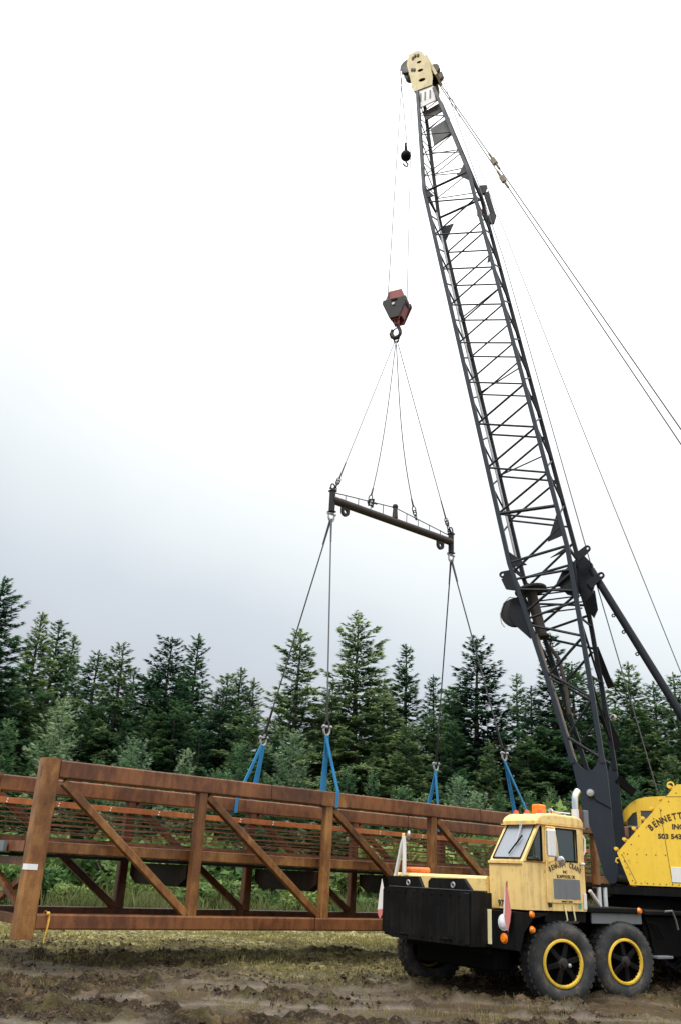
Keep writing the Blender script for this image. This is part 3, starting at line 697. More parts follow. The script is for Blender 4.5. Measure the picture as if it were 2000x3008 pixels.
# yellow engine deck beside the cab
hd = cp_(MB().prism([(-.85, 1.17), (-.85, 1.60), (-.80, 1.64), (.60, 1.64), (.64, 1.60), (.64, 1.17)], (0, 0, 0), (1, 0, 0), (0, 0, 1), (0, -1, 0), -2.95, -.745), 'engine_deck', YEL)
cp_(MB().cbox(-.865, -.851, .76, 1.60, 1.20, 1.40, .004), 'grille_panel', BLACK, hd)
cp_(MB().cbox(-.78, -.56, 2.30, 2.74, 1.641, 1.735, .03), 'lid', ORANGE, hd, 'orange lid lying on the engine deck')
cp_(MB().path([(-.93, 2.80, 1.58), (-.92, 2.66, 2.10), (-.92, 2.62, 2.18)], .034, 10), 'grab_tube', WHITE, hd, smooth=True)
cp_(MB().path([(-.92, 2.585, 1.60), (-.92, 2.60, 2.12), (-.92, 2.61, 2.22)], .034, 10), 'grab_tube', WHITE, hd, smooth=True)
cp_(MB().path([(-.89, 2.66, 1.60), (-.89, 2.66, 2.10), (-.90, 2.64, 2.16)], .014, 6), 'mirror_post', YEL, hd, smooth=True)
cp_(MB().cbox(-.95, -.91, 2.585, 2.645, 2.14, 2.27, .012), 'post_cap', YEL, hd)
cp_(MB().lathe([(.001, -.03), (.06, -.02), (.075, 0), (.075, .02), (.001, .025)], (-.93, 2.475, 2.24), (.75, -.6, 0), 20), 'round_mirror', STEEL, hd, smooth=True)
# one-man cab
def cab_side(y0, y1): return MB().xz([(-.77, 1.195), (-.78, 1.83), (-.75, 1.87), (-.385, 2.42), (.645, 2.44), (.66, 1.195)], y0, y1)
CB = MB()
CB.xz([(-.77, 1.195), (-.79, 1.83), (-.76, 1.872), (.655, 1.872), (.66, 1.195)], .03, .72)          # lower box
# upper frame: pillars and header, glass set in between
CB.prism([(-.775, 1.873), (-.715, 1.873), (-.345, 2.42), (-.405, 2.42)], (0, 0, 0), (1, 0, 0), (0, 0, 1), (0, -1, 0), -.09, -.03)
CB.prism([(-.775, 1.873), (-.715, 1.873), (-.345, 2.42), (-.405, 2.42)], (0, 0, 0), (1, 0, 0), (0, 0, 1), (0, -1, 0), -.72, -.66)
CB.box(-.335, -.275, .03, .075, 1.873, 2.42); CB.box(.48, .655, .03, .72, 1.873, 2.42); CB.box(-.345, .48, .03, .08, 2.385, 2.42); CB.box(-.345, .48, .67, .72, 2.3, 2.42); CB.box(-.345, .48, .66, .72, 1.873, 1.95)
CB.prism([(-.775, 1.873), (-.745, 1.873), (-.725, 1.90), (-.755, 1.90)], (0, 0, 0), (1, 0, 0), (0, 0, 1), (0, -1, 0), -.66, -.09)
cab = cp_(CB, 'cab', YEL)
RF = MB().prism([(-.47, 2.425), (-.47, 2.475), (-.42, 2.535), (-.32, 2.585), (-.1, 2.605), (.50, 2.60), (.62, 2.575), (.68, 2.52), (.69, 2.425)], (0, 0, 0), (1, 0, 0), (0, 0, 1), (0, -1, 0), -.735, -.015)
rf = cp_(RF, 'roof', YEL, cab)
bv = rf.modifiers.new('bevel', 'BEVEL'); bv.width = .035; bv.segments = 3; bv.limit_method = 'ANGLE'; bv.angle_limit = R(50)
cp_(MB().box(-.485, .70, .008, .742, 2.418, 2.432), 'drip_rail', YEL, cab)
def slab(p, q, y0, y1, off, t):   # a sheet lying along the windshield line p->q in x,z
    d = V((q[0] - p[0], 0, q[1] - p[1])).normalized(); n_ = V((-d.z, 0, d.x))
    vs = []
    for a in (off, off + t):
        for (x, z) in (p, q):
            for y in (y0, y1): vs.append(V((x, y, z)) + n_ * a)
    return MB().add(vs, [(0, 1, 3, 2), (4, 6, 7, 5), (0, 4, 5, 1), (2, 3, 7, 6), (0, 2, 6, 4), (1, 5, 7, 3)])
cp_(slab((-.745, 1.90), (-.375, 2.42), .092, .658, .012, .006), 'windshield', GLASSF, cab)
wgk = MB()
for p, q, y0, y1 in (((-.75, 1.893), (-.74, 1.907), .09, .66), ((-.385, 2.405), (-.376, 2.418), .09, .66), ((-.745, 1.90), (-.38, 2.413), .086, .10), ((-.745, 1.90), (-.38, 2.413), .65, .664)):
    b_ = slab(p, q, y0, y1, .02, .012); wgk.add(b_.v, b_.f)
cp_(wgk, 'window_seal', BLACK, cab)
wp = MB(); wp.path([(-.44, .30, 2.50), (-.50, .30, 2.37), (-.665, .27, 2.10)], .012, 6); wp.path([(-.47, .33, 2.46), (-.53, .32, 2.30), (-.665, .27, 2.10)], .008, 6)
wpo = cp_(wp, 'wiper_arm', STEEL, cab, smooth=True)
cp_(MB().beam((-.585, .20, 2.25), (-.755, .34, 1.975), .018, .022), 'wiper_blade', BLACK, cab)
cp_(MB().beam((-.80, .03, 1.852), (-.80, .72, 1.852), .03, .035), 'cowl_strip', YEL, cab)
cp_(MB().beam((-.7885, .035, 1.831), (-.7885, .715, 1.831), .006, .010), 'rust_seam', RUST_POST, cab)
cp_(MB().beam((-.76, .0265, 1.868), (-.275, .0265, 1.868), .006, .008), 'rust_seam', RUST_POST, cab)
cp_(MB().beam((-.775, .0275, 1.20), (-.788, .0275, 1.83), .007, .010), 'rust_seam', YEL, cab)
cp_(MB().beam((-.48, .0062, 2.422), (.69, .0062, 2.422), .004, .010), 'rust_seam', RUST_POST, cab)
cp_(MB().prism([(-.725, 1.895), (-.335, 1.895), (-.335, 2.40), (-.375, 2.40)], (0, 0, 0), (1, 0, 0), (0, 0, 1), (0, -1, 0), -.052, -.045), 'vent_window', GLASS, cab)
vs_ = MB()
for a, b in (((-.70, 1.90), (-.335, 1.90)), ((-.335, 1.895), (-.335, 2.39)), ((-.335, 2.393), (-.37, 2.393)), ((-.37, 2.393), (-.70, 1.90))):
    vs_.beam((a[0], .036, a[1]), (b[0], .036, b[1]), .018, .016, up=(0, 1, 0))
cp_(vs_, 'window_seal', BLACK, cab)
# door with frame, glass, panel and lettering
DR = MB(); DR.cbox(-.27, .55, .006, .029, 1.305, 1.90, .006)
DR.box(-.27, -.03, .006, .029, 1.9, 2.405); DR.box(.455, .55, .006, .029, 1.9, 2.405); DR.box(-.03, .455, .006, .029, 2.385, 2.405)
dr = cp_(DR, 'door', YEL, cab)
cp_(MB().box(-.035, .46, .030, .036, 1.905, 2.388), 'door_window', GLASS, cab)
ds = MB()
for a, b in (((-.03, 1.91), (.455, 1.91)), ((.455, 1.90), (.455, 2.39)), ((.455, 2.385), (-.03, 2.385)), ((-.03, 2.39), (-.03, 1.90))):
    ds.beam((a[0], .006, a[1]), (b[0], .006, b[1]), .022, .014, up=(0, 1, 0))
cp_(ds, 'window_seal', BLACK, cab)
cp_(MB().cbox(-.13, .49, -.002, .0055, 1.365, 1.65, .002), 'door_panel', GREYP, cab, 'grey blank panel on the door')
cp_(MB().beam((-.2745, .020, 1.30), (-.2745, .020, 2.40), .012, .022), 'door_gap', BLACKS, cab)
cp_(MB().cbox(.505, .60, -.04, .004, 1.865, 1.905, .01), 'door_handle', CHROME, cab)
cp_(MB().cbox(-.245, -.195, -.012, .028, 1.245, 1.305, .006), 'door_hinge', DKSTEEL, cab)
cp_(MB().cbox(.585, .655, .012, .028, 1.225, 1.45, .003), 'white_sticker', WHITE, cab)
cp_(MB().lathe([(.001, -.002), (.035, -.002), (.035, .002)], (.50, .024, 1.265), (0, 1, 0), 16), 'green_sticker', plain('teal_sticker', (.05, .42, .36), .5), cab)
for x in (.12, .31):
    cp_(MB().path([(x, .02, 1.28), (x + .005, .0, 1.18), (x + .03, .0, 1.07), (x + .04, .03, 1.05)], .012, 6), 'step_hanger', PALE, cab, smooth=True)
cp_(MB().cbox(.12, .42, .0, .16, 1.02, 1.05, .006), 'step_tread', DKSTEEL, cab)
EX, EZ = V((1, 0, 0)), V((0, 0, 1))
TX = MB(); arc_text(TX, 'BENNETT', .105, (.155, .0035, 1.005), EX, EZ, .82, -.432, .072, .003, .72); cp_(TX, 'door_name', INK, cab)
TX = MB(); arc_text(TX, 'CRANE', .105, (.155, .0035, 1.005), EX, EZ, .82, .144, .072, .003, .72); cp_(TX, 'door_name', INK, cab)
TX = MB(); put_text(TX, 'INC', .058, (.15, .0035, 1.735), EX, EZ, .001); cp_(TX, 'door_inc', INK, cab)
TX = MB(); put_text(TX, 'SCAPPOOSE, OR', .068, (.165, .0035, 1.662), EX, EZ, .0012, .86); cp_(TX, 'door_town', INK, cab)
TX = MB(); put_text(TX, 'BENNETT CRANE', .034, (.17, .0035, 1.318), EX, EZ, .0006, .95); cp_(TX, 'door_foot_line', INK, cab)
T2 = MB(); put_text(T2, '97-0', .125, (-.781, .45, 1.228), (0, -1, 0), EZ, .003, .9); cp_(T2, 'fleet_number', INK, cab)
cp_(MB().beam((-.776, .55, 1.20), (-.784, .55, 1.84), .010, .01, up=(1, 0, 0)), 'panel_seam', YEL, cab)
cp_(MB().beam((-.62, .024, 1.20), (-.62, .024, 1.85), .014, .014), 'panel_seam', YEL, cab)
mr = cp_(MB().cbox(-.47, -.27, -.215, -.165, 1.95, 2.35, .02), 'mirror', WHITE, cab)
cp_(MB().cbox(-.475, -.45, -.205, -.175, 1.97, 2.33, .004), 'mirror_face', CHROME, cab)
cp_(MB().lathe([(.001, -.05), (.05, -.04), (.085, 0), (.08, .03), (.001, .045)], (-.20, -.19, 1.895), (.8, .3, .5), 18), 'convex_mirror', CHROME, cab, smooth=True)
cp_(MB().path([(-.25, .03, 2.40), (-.26, -.16, 2.38), (-.25, -.19, 2.15), (-.22, -.18, 1.93), (-.20, .02, 1.88)], .013, 8), 'mirror_arm', YEL, cab, smooth=True)
bc = cp_(MB().cbox(-.105, .085, .27, .43, 2.606, 2.755, .02), 'beacon', AMBER, cab, smooth=False)
for y in (.63, .40, .13):
    cp_(MB().lathe([(.001, .07), (.035, .065), (.05, .0)], (-.24, y, 2.585), (0, 0, 1), 14), 'roof_lamp', REDL, cab, smooth=True)
    cp_(MB().lathe([(.062, .012), (.066, -.02)], (-.24, y, 2.582), (0, 0, 1), 14), 'lamp_base', WHITE, cab, smooth=True)
cp_(MB().lathe([(.001, -.02), (.05, -.01), (.055, 0), (.03, .06), (.018, .14), (.02, .46)], (.25, .33, 2.66), (1, 0, 0), 16), 'air_horn', CHROME, cab, smooth=True)
cp_(MB().tube((.6, .33, 2.60), (.6, .33, 2.655), .02), 'horn_bracket', CHROME, cab)
cp_(MB().path([(.668, .05, 2.32), (.70, .03, 2.26), (.695, .03, 2.08), (.665, .05, 2.02)], .016, 8), 'grab_handle', WHITE, cab, smooth=True)
# exhaust stack behind the cab
st = cp_(MB().tube((1.45, .80, 1.26), (1.45, .80, 2.80), .065, 16), 'exhaust_stack', WHITE, smooth=True)
cp_(MB().path([(1.45, .80, 2.80), (1.45, .80, 2.92), (1.46, .80, 3.0), (1.49, .80, 3.06), (1.55, .80, 3.12)], .058, 14), 'curved_pipe', CHROME, st, smooth=True)
cp_(MB().tube((1.58, .80, 1.26), (1.58, .80, 2.86), .032, 10), 'side_pipe', plain('rusty_pipe', (.22, .06, .03), .6), st, smooth=True)
cp_(MB().cbox(1.63, 1.74, .74, .86, 2.50, 2.80, .01), 'air_cleaner', GREYP, st)
# bits between cab and boom
rk = cp_(MB().box(.72, 1.9, .50, .54, 1.56, 1.60), 'hand_rail', BLACK)
for x in (.80, 1.62, 1.78): cp_(MB().tube((x, .52, 1.262), (x, .52, 1.56), .035, 10), 'rail_tube', plain('pale_tube', (.55, .58, .60), .4), rk, smooth=True)
cp_(MB().cbox(.74, .90, .42, .60, 1.264, 1.42, .01), 'blue_can', plain('blue_plastic', (.06, .18, .45), .5), rk)
cp_(MB().path([(1.10, .30, 1.50), (1.25, .30, 1.36), (1.35, .30, 1.27)], .03, 8), 'white_hose', WHITE, rk, smooth=True)

def wheel(x, y, z, steer):
    t = MB()
    prof = [(.325, .02), (.345, -.012), (.39, -.035), (.44, -.042), (.49, -.034), (.53, -.010), (.556, .025), (.568, .06), (.572, .15), (.568, .24), (.556, .275), (.53, .31), (.48, .335), (.40, .335), (.33, .28)]
    t.lathe(prof, (0, 0, 0), (0, 1, 0), 48)
    wl = cp_(t, 'wheel', TYRE, smooth=True)
    wl.location = (x, y, z); wl.rotation_euler = (0, 0, steer)
    lg = MB()
    for i in range(38):
        a = 2 * math.pi * i / 38
        for (ya, yb, da) in ((.022, .145, 0), (.155, .278, .083)):
            c, s_ = math.cos(a + da), math.sin(a + da); tdir = V((-s_, 0, c)); rdir = V((c, 0, s_))
            o_ = rdir * .572
            hw = .028
            vs = []
            for yy in (ya, yb):
                rr = .567 if (yy < .05 or yy > .25) else .573
                for u in (-hw, hw):
                    for v_ in (-.018, .011): vs.append(rdir * (rr + v_) + tdir * (u + (yy - .15) * .25) + V((0, yy, 0)))
            lg.add(vs, [(0, 1, 3, 2), (4, 6, 7, 5), (0, 4, 5, 1), (2, 3, 7, 6), (0, 2, 6, 4), (1, 5, 7, 3)])
    cp_(lg, 'tread', TYRE, wl)
    cp_(MB().lathe([(.285, .03), (.29, -.02), (.30, -.032), (.325, -.03), (.338, -.018), (.335, .02)], (0, 0, 0), (0, 1, 0), 48), 'rim', RIMY, wl, smooth=True)
    cp_(MB().lathe([(.289, .0), (.27, .11), (.001, .12)], (0, 0, 0), (0, 1, 0), 32), 'wheel_disc', BLACKS, wl, smooth=True)
    for i in range(6):
        a = 2 * math.pi * i / 6 + .25; d = V((math.cos(a), 0, math.sin(a))); e = V((-math.sin(a), 0, math.cos(a)))
        sp_ = MB(); 
        p, q = d * .06 + V((0, .01, 0)), d * .285 + V((0, .035, 0))
        sp_.beam(p, q, .075, .06, up=(0, 1, 0), c=.012); cp_(sp_, 'spoke', BLACK, wl)
    cp_(MB().lathe([(.001, -.075), (.045, -.07), (.055, -.03), (.085, -.015), (.10, .04)], (0, 0, 0), (0, 1, 0), 20), 'hub', DKSTEEL, wl, smooth=True)
    return wl
w1 = wheel(0, 0, .475, R(-20))
cp_(MB().sphere((.085, -.05, -.02), .03, 10), 'hub_cap', STEEL, w1, smooth=True)
w2 = copy_tree(w1, cr); w2.location = (1.50, 0, .485); w2.rotation_euler = (0, R(35), R(-15))
for ch in list(w2.children):
    if ch.name.startswith('hub_cap'): bpy.data.objects.remove(ch)
for x, y, sx_, st_ in ((0, 3.0, 1, 180 - 20), (1.5, 3.0, 1, 180 - 15), (5.4, .0, 1, 0), (6.75, .0, 1, 0), (5.4, 3.0, 1, 180), (6.75, 3.0, 1, 180)):
    c = copy_tree(w2, cr); c.location = (x, y, .475); c.rotation_euler = (0, R(17 * x), R(st_))

# superstructure: house frame, x = towards boom side, y = near side
HC = V((4.77, 1.22, 0)); HRZ = R(152.453 - 36)
cp_(MB().lathe([(.001, 1.235), (1.05, 1.235), (1.05, 1.40), (.95, 1.42), (.95, 1.60), (.001, 1.60)], (4.60, 1.45, 0), (0, 0, 1), 40), 'turntable', BLACKS, fr, smooth=True)
side = [(.79, 2.18), (.59, 1.625), (-4.2, 1.665), (-4.2, 3.44), (-.39, 3.425)]
hs = cp_(MB().xz(side, 1.16, 1.20), 'house', YELH, loc=HC, rz=HRZ)
cp_(MB().xz([(.74, 2.17), (.56, 1.64), (-4.2, 1.68), (-4.2, 3.42), (-.42, 3.40)], .72, 1.157), 'side_locker', YELH, hs)
cp_(MB().cbox(-4.2, -.75, -1.15, .717, 1.68, 3.38, .03), 'engine_house', YELH, hs)
cp_(MB().box(-.5, .5, -.72, .715, 1.605, 1.75), 'boom_foot_bracket', BLACK, hs)
cp_(MB().xz([(1.30, 1.45), (1.30, 1.535), (.58, 1.60), (-4.2, 1.64), (-4.2, 1.50), (.4, 1.46)], .62, 1.24), 'platform', BLACK, hs)
cp_(MB().box(-4.2, 1.0, -1.2, .615, 1.42, 1.60), 'bed_frame', BLACKS, hs)
cp_(MB().cbox(-.62, -.158, 1.203, 1.212, 1.705, 1.965, .003), 'placard', WHITE, hs, 'white placard low on the house side')
def edge_pts(a, b, fr_): return [(a[0] + (b[0] - a[0]) * f, a[1] + (b[1] - a[1]) * f) for f in fr_]
ax_, bx_ = V((.79, 0, 2.18)), V((-.39, 0, 3.425)); de = (bx_ - ax_).normalized(); ne = V((de.z, 0, -de.x))
for f in (.02, .16, .32, .47, .615, .755, .93):
    p = ax_ + (bx_ - ax_) * f
    lt = MB(); lt.beam(p + ne * .002 + V((0, 1.10, 0)), p + ne * .10 + V((0, 1.10, 0)), .05, .012, up=(0, 1, 0)); lt.tube(p + ne * .075 + V((0, 1.05, 0)), p + ne * .075 + V((0, 1.17, 0)), .030, 10)
    lt.beam(p + ne * .05 + de * .032 + V((0, 1.12, 0)), p + ne * .05 - de * .032 + V((0, 1.12, 0)), .02, .07, up=(0, 1, 0))
    cp_(lt, 'latch', YELH, hs, smooth=True)
a2, b2 = V((.79, 0, 2.18)), V((.59, 0, 1.625)); d2 = (b2 - a2).normalized(); n2 = V((-d2.z, 0, d2.x)) * -1
if n2.x < 0: n2 = -n2
p = a2 + (b2 - a2) * .17
lt = MB(); lt.path([p + V((0, 1.1, 0)), p + n2 * .07 + V((0, 1.1, .02)), p + n2 * .09 + V((0, 1.1, -.03)), p + n2 * .05 + V((0, 1.1, -.07))], .018, 8); cp_(lt, 'latch', YELH, hs, smooth=True)
rv = MB()
for i in range(8):
    p = ax_ + (bx_ - ax_) * (.05 + .125 * i) - ne * .09; rv.sphere((p.x, 1.203, p.z), .011, 6)
for i in range(5): rv.sphere((.60 - .17 * i, 1.203, 2.165), .011, 6)
for i in range(12): rv.sphere((.50 - .11 * i, 1.203, 1.665), .010, 6)
for i in range(5):
    p = a2 + (b2 - a2) * (.1 + .2 * i) - n2 * .07; rv.sphere((p.x, 1.203, p.z), .010, 6)
o = cp_(rv, 'rivets', BROWNSTEEL, hs); o['kind'] = 'stuff'
cp_(MB().beam((-.05, 1.2015, 3.0), (-.16, 1.2015, 1.67), .008, .004, up=(0, 1, 0)), 'panel_seam', BROWNSTEEL, hs)
cp_(MB().beam((-.17, 1.2015, 3.20), (-1.5, 1.2015, 3.21), .008, .004, up=(0, 1, 0)), 'panel_seam', BROWNSTEEL, hs)
cp_(MB().beam((.70, 1.2015, 2.15), (.47, 1.2015, 1.66), .008, .004, up=(0, 1, 0)), 'panel_seam', BROWNSTEEL, hs)
hx = V((-1, 0, 0))
HX = MB(); arc_text(HX, 'BENNETT', .155, (-.52, 1.2035, 1.79), hx, EZ, 1.03, -.66, .0905, .0055, .82); cp_(HX, 'house_name', INK, hs)
HX = MB(); arc_text(HX, 'CRANE', .155, (-.52, 1.2035, 1.79), hx, EZ, 1.03, .064, .0905, .0055, .82); cp_(HX, 'house_name', INK, hs)
HX = MB(); put_text(HX, 'INC', .125, (-.345, 1.2035, 2.625), hx, EZ, .005); cp_(HX, 'house_inc', INK, hs)
HX = MB(); put_text(HX, '503 543', .118, (-.185, 1.2035, 2.455), hx, EZ, .0045, 1.1); cp_(HX, 'house_phone', INK, hs)
# operator cab on the far side of the boom
oc = MB()
ocp = [(1.06, 2.86), (1.03, 2.98), (.95, 3.12), (.82, 3.25), (.68, 3.33), (.50, 3.375), (.10, 3.40), (-.25, 3.40)]
oc.prism(ocp + [(-.25, 3.10), (.62, 3.10), (.78, 3.05), (.93, 2.88)], (0, 0, 0), (1, 0, 0), (0, 0, 1), (0, -1, 0), .85, 1.75)
oc.box(-.25, -.12, -1.75, -.85, 1.70, 3.10); oc.box(.62, .70, -.90, -.85, 1.75, 3.09); oc.box(.9, 1.02, -1.75, -.85, 1.70, 2.0); oc.box(-.12, .9, -1.75, -1.70, 1.70, 2.4)
opc = cp_(oc, 'operator_cab', YELH, hs)
cp_(MB().box(-.12, .9, -.875, -.868, 1.75, 3.10), 'cab_window', glass('dusty_glass', (.05, .06, .06), .12), hs)
cp_(MB().beam((-.2, -.86, 2.74), (.92, -.86, 2.78), .03, .03), 'window_bar', STEEL, hs)
cp_(MB().box(.2, .5, -1.3, -1.0, 1.9, 2.5), 'seat', BLACK, hs)
cp_(MB().ring((-.20, .55, 3.47), (0, 1, 0), .06, .014), 'lifting_ring', YELH, hs, smooth=True)
# ------------------------------------------------------------------ lattice boom (same frame as the house)
EL = R(79.2); AX = V((math.cos(EL), 0, math.sin(EL))); PE = V((-math.sin(EL), 0, math.cos(EL))); B0 = V((.98, 0, 2.04))
def bp(t, side_, y): return B0 + AX * t + PE * (.685 * side_) + V((0, y, 0))   # side -1 = underside (A,B), +1 = back (C,D)
W2 = .603
def chord_pts(side_, s):
    y = W2 * s
    low = [(1.66, 3.90), (2.12, 5.68), (2.48, 6.95)] if side_ < 0 else [(1.06, 3.90), (1.22, 5.61), (1.36, 6.95)]
    if s < 0: low = [(x - .02, z) for x, z in low]
    top = V((5.53, y * .52, 24.55)) if side_ < 0 else V((4.97, y * .52, 24.45))
    return [V((x, y, z)) for x, z in low] + [bp(6.6, side_, y), bp(18.6, side_, y), top]
# foot: two big side plates with horns
def holed(name, outer, holes, y, th, mat, parent, loc=None, rz=None):
    import bmesh
    bm = bmesh.new(); es = []
    for lp in [outer] + holes:
        vs = [bm.verts.new((x, y, z)) for x, z in lp]
        es += [bm.edges.new((vs[i], vs[(i + 1) % len(vs)])) for i in range(len(vs))]
    bmesh.ops.triangle_fill(bm, use_beauty=True, use_dissolve=False, edges=es, normal=(0, 1, 0))
    me = bpy.data.meshes.new(name); bm.to_mesh(me); bm.free(); me.materials.append(mat)
    o = bpy.data.objects.new(name, me); col.objects.link(o); o.parent = parent
    md = o.modifiers.new('solid', 'SOLIDIFY'); md.thickness = th; md.offset = 0
    if loc: o.location = loc
    if rz is not None: o.rotation_euler = (0, 0, rz)
    return o
foot = [(1.70, 4.02), (1.57, 3.31), (1.34, 2.53), (1.17, 1.78), (1.06, 1.62), (.95, 1.62), (.90, 1.76), (.945, 2.86), (.985, 3.78), (1.03, 4.05), (1.12, 4.05), (1.19, 3.86), (1.27, 3.77), (1.38, 3.755), (1.46, 3.79), (1.58, 3.92), (1.64, 4.03)]
boom = MB().xz(foot, .575, .635)
boom.xz(foot, -.635, -.575)
for q in ([(1.38, 2.75), (1.56, 3.35)],):
    boom.prism([(q[0][0], q[0][1]), (q[1][0], q[1][1]), (q[1][0] + .02, q[1][1]), (q[0][0] + .02, q[0][1])], (0, 0, 0), (1, 0, 0), (0, 0, 1), (0, -1, 0), -.57, .57)
boom.tube((1.0, -.70, 1.72), (1.0, .70, 1.72), .085, 14)
bo = cp_(boom, 'boom', BOOMG, loc=HC, rz=HRZ)
bo['label'] = 'tall tapering lattice boom in blue-black steel with a cream head'
cp_(MB().lathe([(.001, .07), (.06, .06), (.078, .03), (.07, -.01)], (1.335, .637, 3.31), (0, 1, 0), 18), 'lamp', STEEL, bo, smooth=True)
cp_(MB().path([(1.34, .64, 3.28), (1.22, .645, 3.16), (1.10, .645, 3.10), (.96, .645, 3.02)], .010, 6), 'cable', BLACKS, bo)
for sd_ in (-1, 1):
    for s in (1, -1):
        pts = chord_pts(sd_, s)
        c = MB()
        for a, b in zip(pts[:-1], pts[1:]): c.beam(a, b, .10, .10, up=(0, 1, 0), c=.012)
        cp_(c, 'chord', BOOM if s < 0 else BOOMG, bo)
def cpt(side_, s, t):
    """point on a chord at boom length t (main and top sections)"""
    if t <= 18.6: return bp(t, side_, W2 * s)
    top = chord_pts(side_, s)[-1]; u = (t - 18.6) / (23.0 - 18.6); return bp(18.6, side_, W2 * s).lerp(top, u)
def lace(a, b, r=.026): cp_(MB().tube(a, b, r, 6), 'lacing_bar', BOOM, bo)
PT = 1.28
for s, off in ((1, 0), (-1, .3)):
    t = 7.9 + off
    while t < 18.4:
        q = .028 if t < 11 else .022
        lace(cpt(-1, s, t), cpt(1, s, t - .64), q)
        if t + .64 < 18.7: lace(cpt(1, s, t + .64), cpt(-1, s, t), q)
        t += PT
    t = 19.2 + off * .3
    while t < 22.6:
        lace(cpt(-1, s, t), cpt(1, s, t - .45), .015); lace(cpt(1, s, t + .45), cpt(-1, s, t), .015); t += .9
for sd_ in (-1, 1):
    t = 7.4
    while t < 18.0:
        lace(cpt(sd_, 1, t), cpt(sd_, -1, t + .75), .024); lace(cpt(sd_, -1, t + .75), cpt(sd_, 1, t + PT), .024); t += PT
    t = 18.9
    while t < 22.2:
        lace(cpt(sd_, 1, t), cpt(sd_, -1, t + .5), .016); lace(cpt(sd_, -1, t + .5), cpt(sd_, 1, t + .95), .016); t += .95
# cross diagonals inside the boom
for t in (9.5, 12.1, 14.7): lace(cpt(-1, -1, t), cpt(1, 1, t - .5), .018)
# thick frame at the section joints
for t in (6.62, 18.55):
    for a, b in (((-1, 1), (1, 1)), ((-1, -1), (1, -1)), ((-1, 1), (-1, -1)), ((1, 1), (1, -1))):
        lace(cpt(*a, t), cpt(*b, t), .035)
lace(cpt(-1, 1, 7.9), cpt(1, 1, 7.65), .045)
# base section
for s in (1, -1):
    y = W2 * s
    for (x0, z0), (x1, z1) in (((2.46, 6.9), (1.36, 6.58)), ((2.16, 5.84), (1.27, 5.27)), ((2.13, 5.71), (1.36, 6.5)), ((1.75, 4.43), (1.12, 4.02)), ((1.71, 4.50), (1.20, 5.2)), ((2.80, 8.0), (1.48, 8.1)), ((2.55, 7.2), (1.45, 8.05)), ((2.5, 7.05), (1.42, 7.35)), ((2.66, 7.75), (1.42, 7.6))):
        lace((x0, y, z0), (x1, y, z1), .032)
    lace((2.84, y, 8.15), (1.62, y, 9.2), .03)
for z0, xa, xb in ((8.3, 2.88, 1.48), (7.0, 2.49, 1.36), (5.7, 2.12, 1.22)):
    for x in (xa, xb): lace((x, W2, z0), (x, -W2, z0 + .1), .03)
    lace((xa, W2, z0), (xa - .35, -W2, z0 - 1.2), .026); lace((xb, W2, z0), (xb - .12, -W2, z0 - 1.2), .026)
for z0 in (7.35, 7.5, 7.65, 7.8, 7.95): lace((2.45, -.1, z0), (1.5, -.45, z0 + .15), .02)
# gussets
def gus(pts, y, th=.02, mat=BOOM): cp_(MB().xz(pts, y - th, y + th), 'gusset_plate', mat, bo)
g = lambda sd_, t, s: cpt(sd_, s, t)
def gtri(sd_, t, s, a, b):
    p = g(sd_, t, s); i = -1 if sd_ < 0 else 1
    gus([(p.x, p.z), (p.x + AX.x * a, p.z + AX.z * a), (p.x - PE.x * i * b, p.z - PE.z * i * b - .05)], p.y)
for a in ((1, 6.9, 1, .62, .38), (-1, 6.5, 1, .45, .40), (-1, 6.2, -1, .35, .40), (1, 6.5, 1, .10, .42), (1, 18.7, 1, -.5, .32), (-1, 18.3, 1, .55, .26), (-1, 18.15, -1, -.62, .40), (1, 18.6, 1, .4, .30), (1, 15.2, 1, .3, .12), (1, 18.0, -1, .3, .15)): gtri(*a)
for t, s in ((18.9, -1), (17.7, -1)):
    p = g(1, t, s); cp_(MB().beam(p + PE * .02, p + PE * .22 - AX * .1, .10, .30, up=AX), 'pendant_bracket', BOOM, bo)
p, q = g(1, 18.9, -1) + PE * .2, g(1, 17.7, -1) + PE * .2
cp_(MB().beam(p - AX * .2, q, .05, .16, up=PE), 'link_plate', BOOM, bo)
for s in (1, -1):
    p = g(1, 16.9, s); cp_(MB().box(p.x - .06, p.x + .06, p.y - .04, p.y + .04, p.z - .07, p.z + .07), 'red_bracket', RED, bo) if s > 0 else None
# boom mounted winch drum and idler wheel
dax = V((.195, 0, .98)); dc = V((2.30, .18, 6.70))
dr_ = cp_(MB().tube(dc, dc + dax * 1.12, .125, 16), 'winch_drum', BROWNSTEEL, bo, smooth=True)
cp_(MB().lathe([(.001, 0), (.35, 0), (.37, .02), (.37, .06), (.35, .08), (.001, .08)], dc + dax * 1.12, dax, 28), 'drum_flange', DKSTEEL, dr_, smooth=True)
cp_(MB().lathe([(.001, 0), (.17, 0), (.17, .05), (.001, .05)], dc, dax, 20), 'drum_foot', DKSTEEL, dr_, smooth=True)
iw = cp_(MB().lathe([(.001, -.07), (.27, -.07), (.33, -.055), (.34, -.04), (.30, 0), (.34, .04), (.33, .055), (.27, .07), (.001, .07)], (2.87, .30, 7.30), (0, 1, 0), 28), 'idler_wheel', DKSTEEL, bo, smooth=True)
cp_(MB().xz([(2.62, 7.72), (2.92, 7.56), (3.02, 7.28), (2.86, 6.98), (2.50, 6.62), (2.46, 6.9)], .40, .43), 'wheel_guard', BOOM, iw)
cp_(MB().xz([(2.86, 8.10), (3.08, 8.02), (2.98, 7.78), (2.72, 7.72)], .58, .66), 'hinge_lug', BOOM, bo)
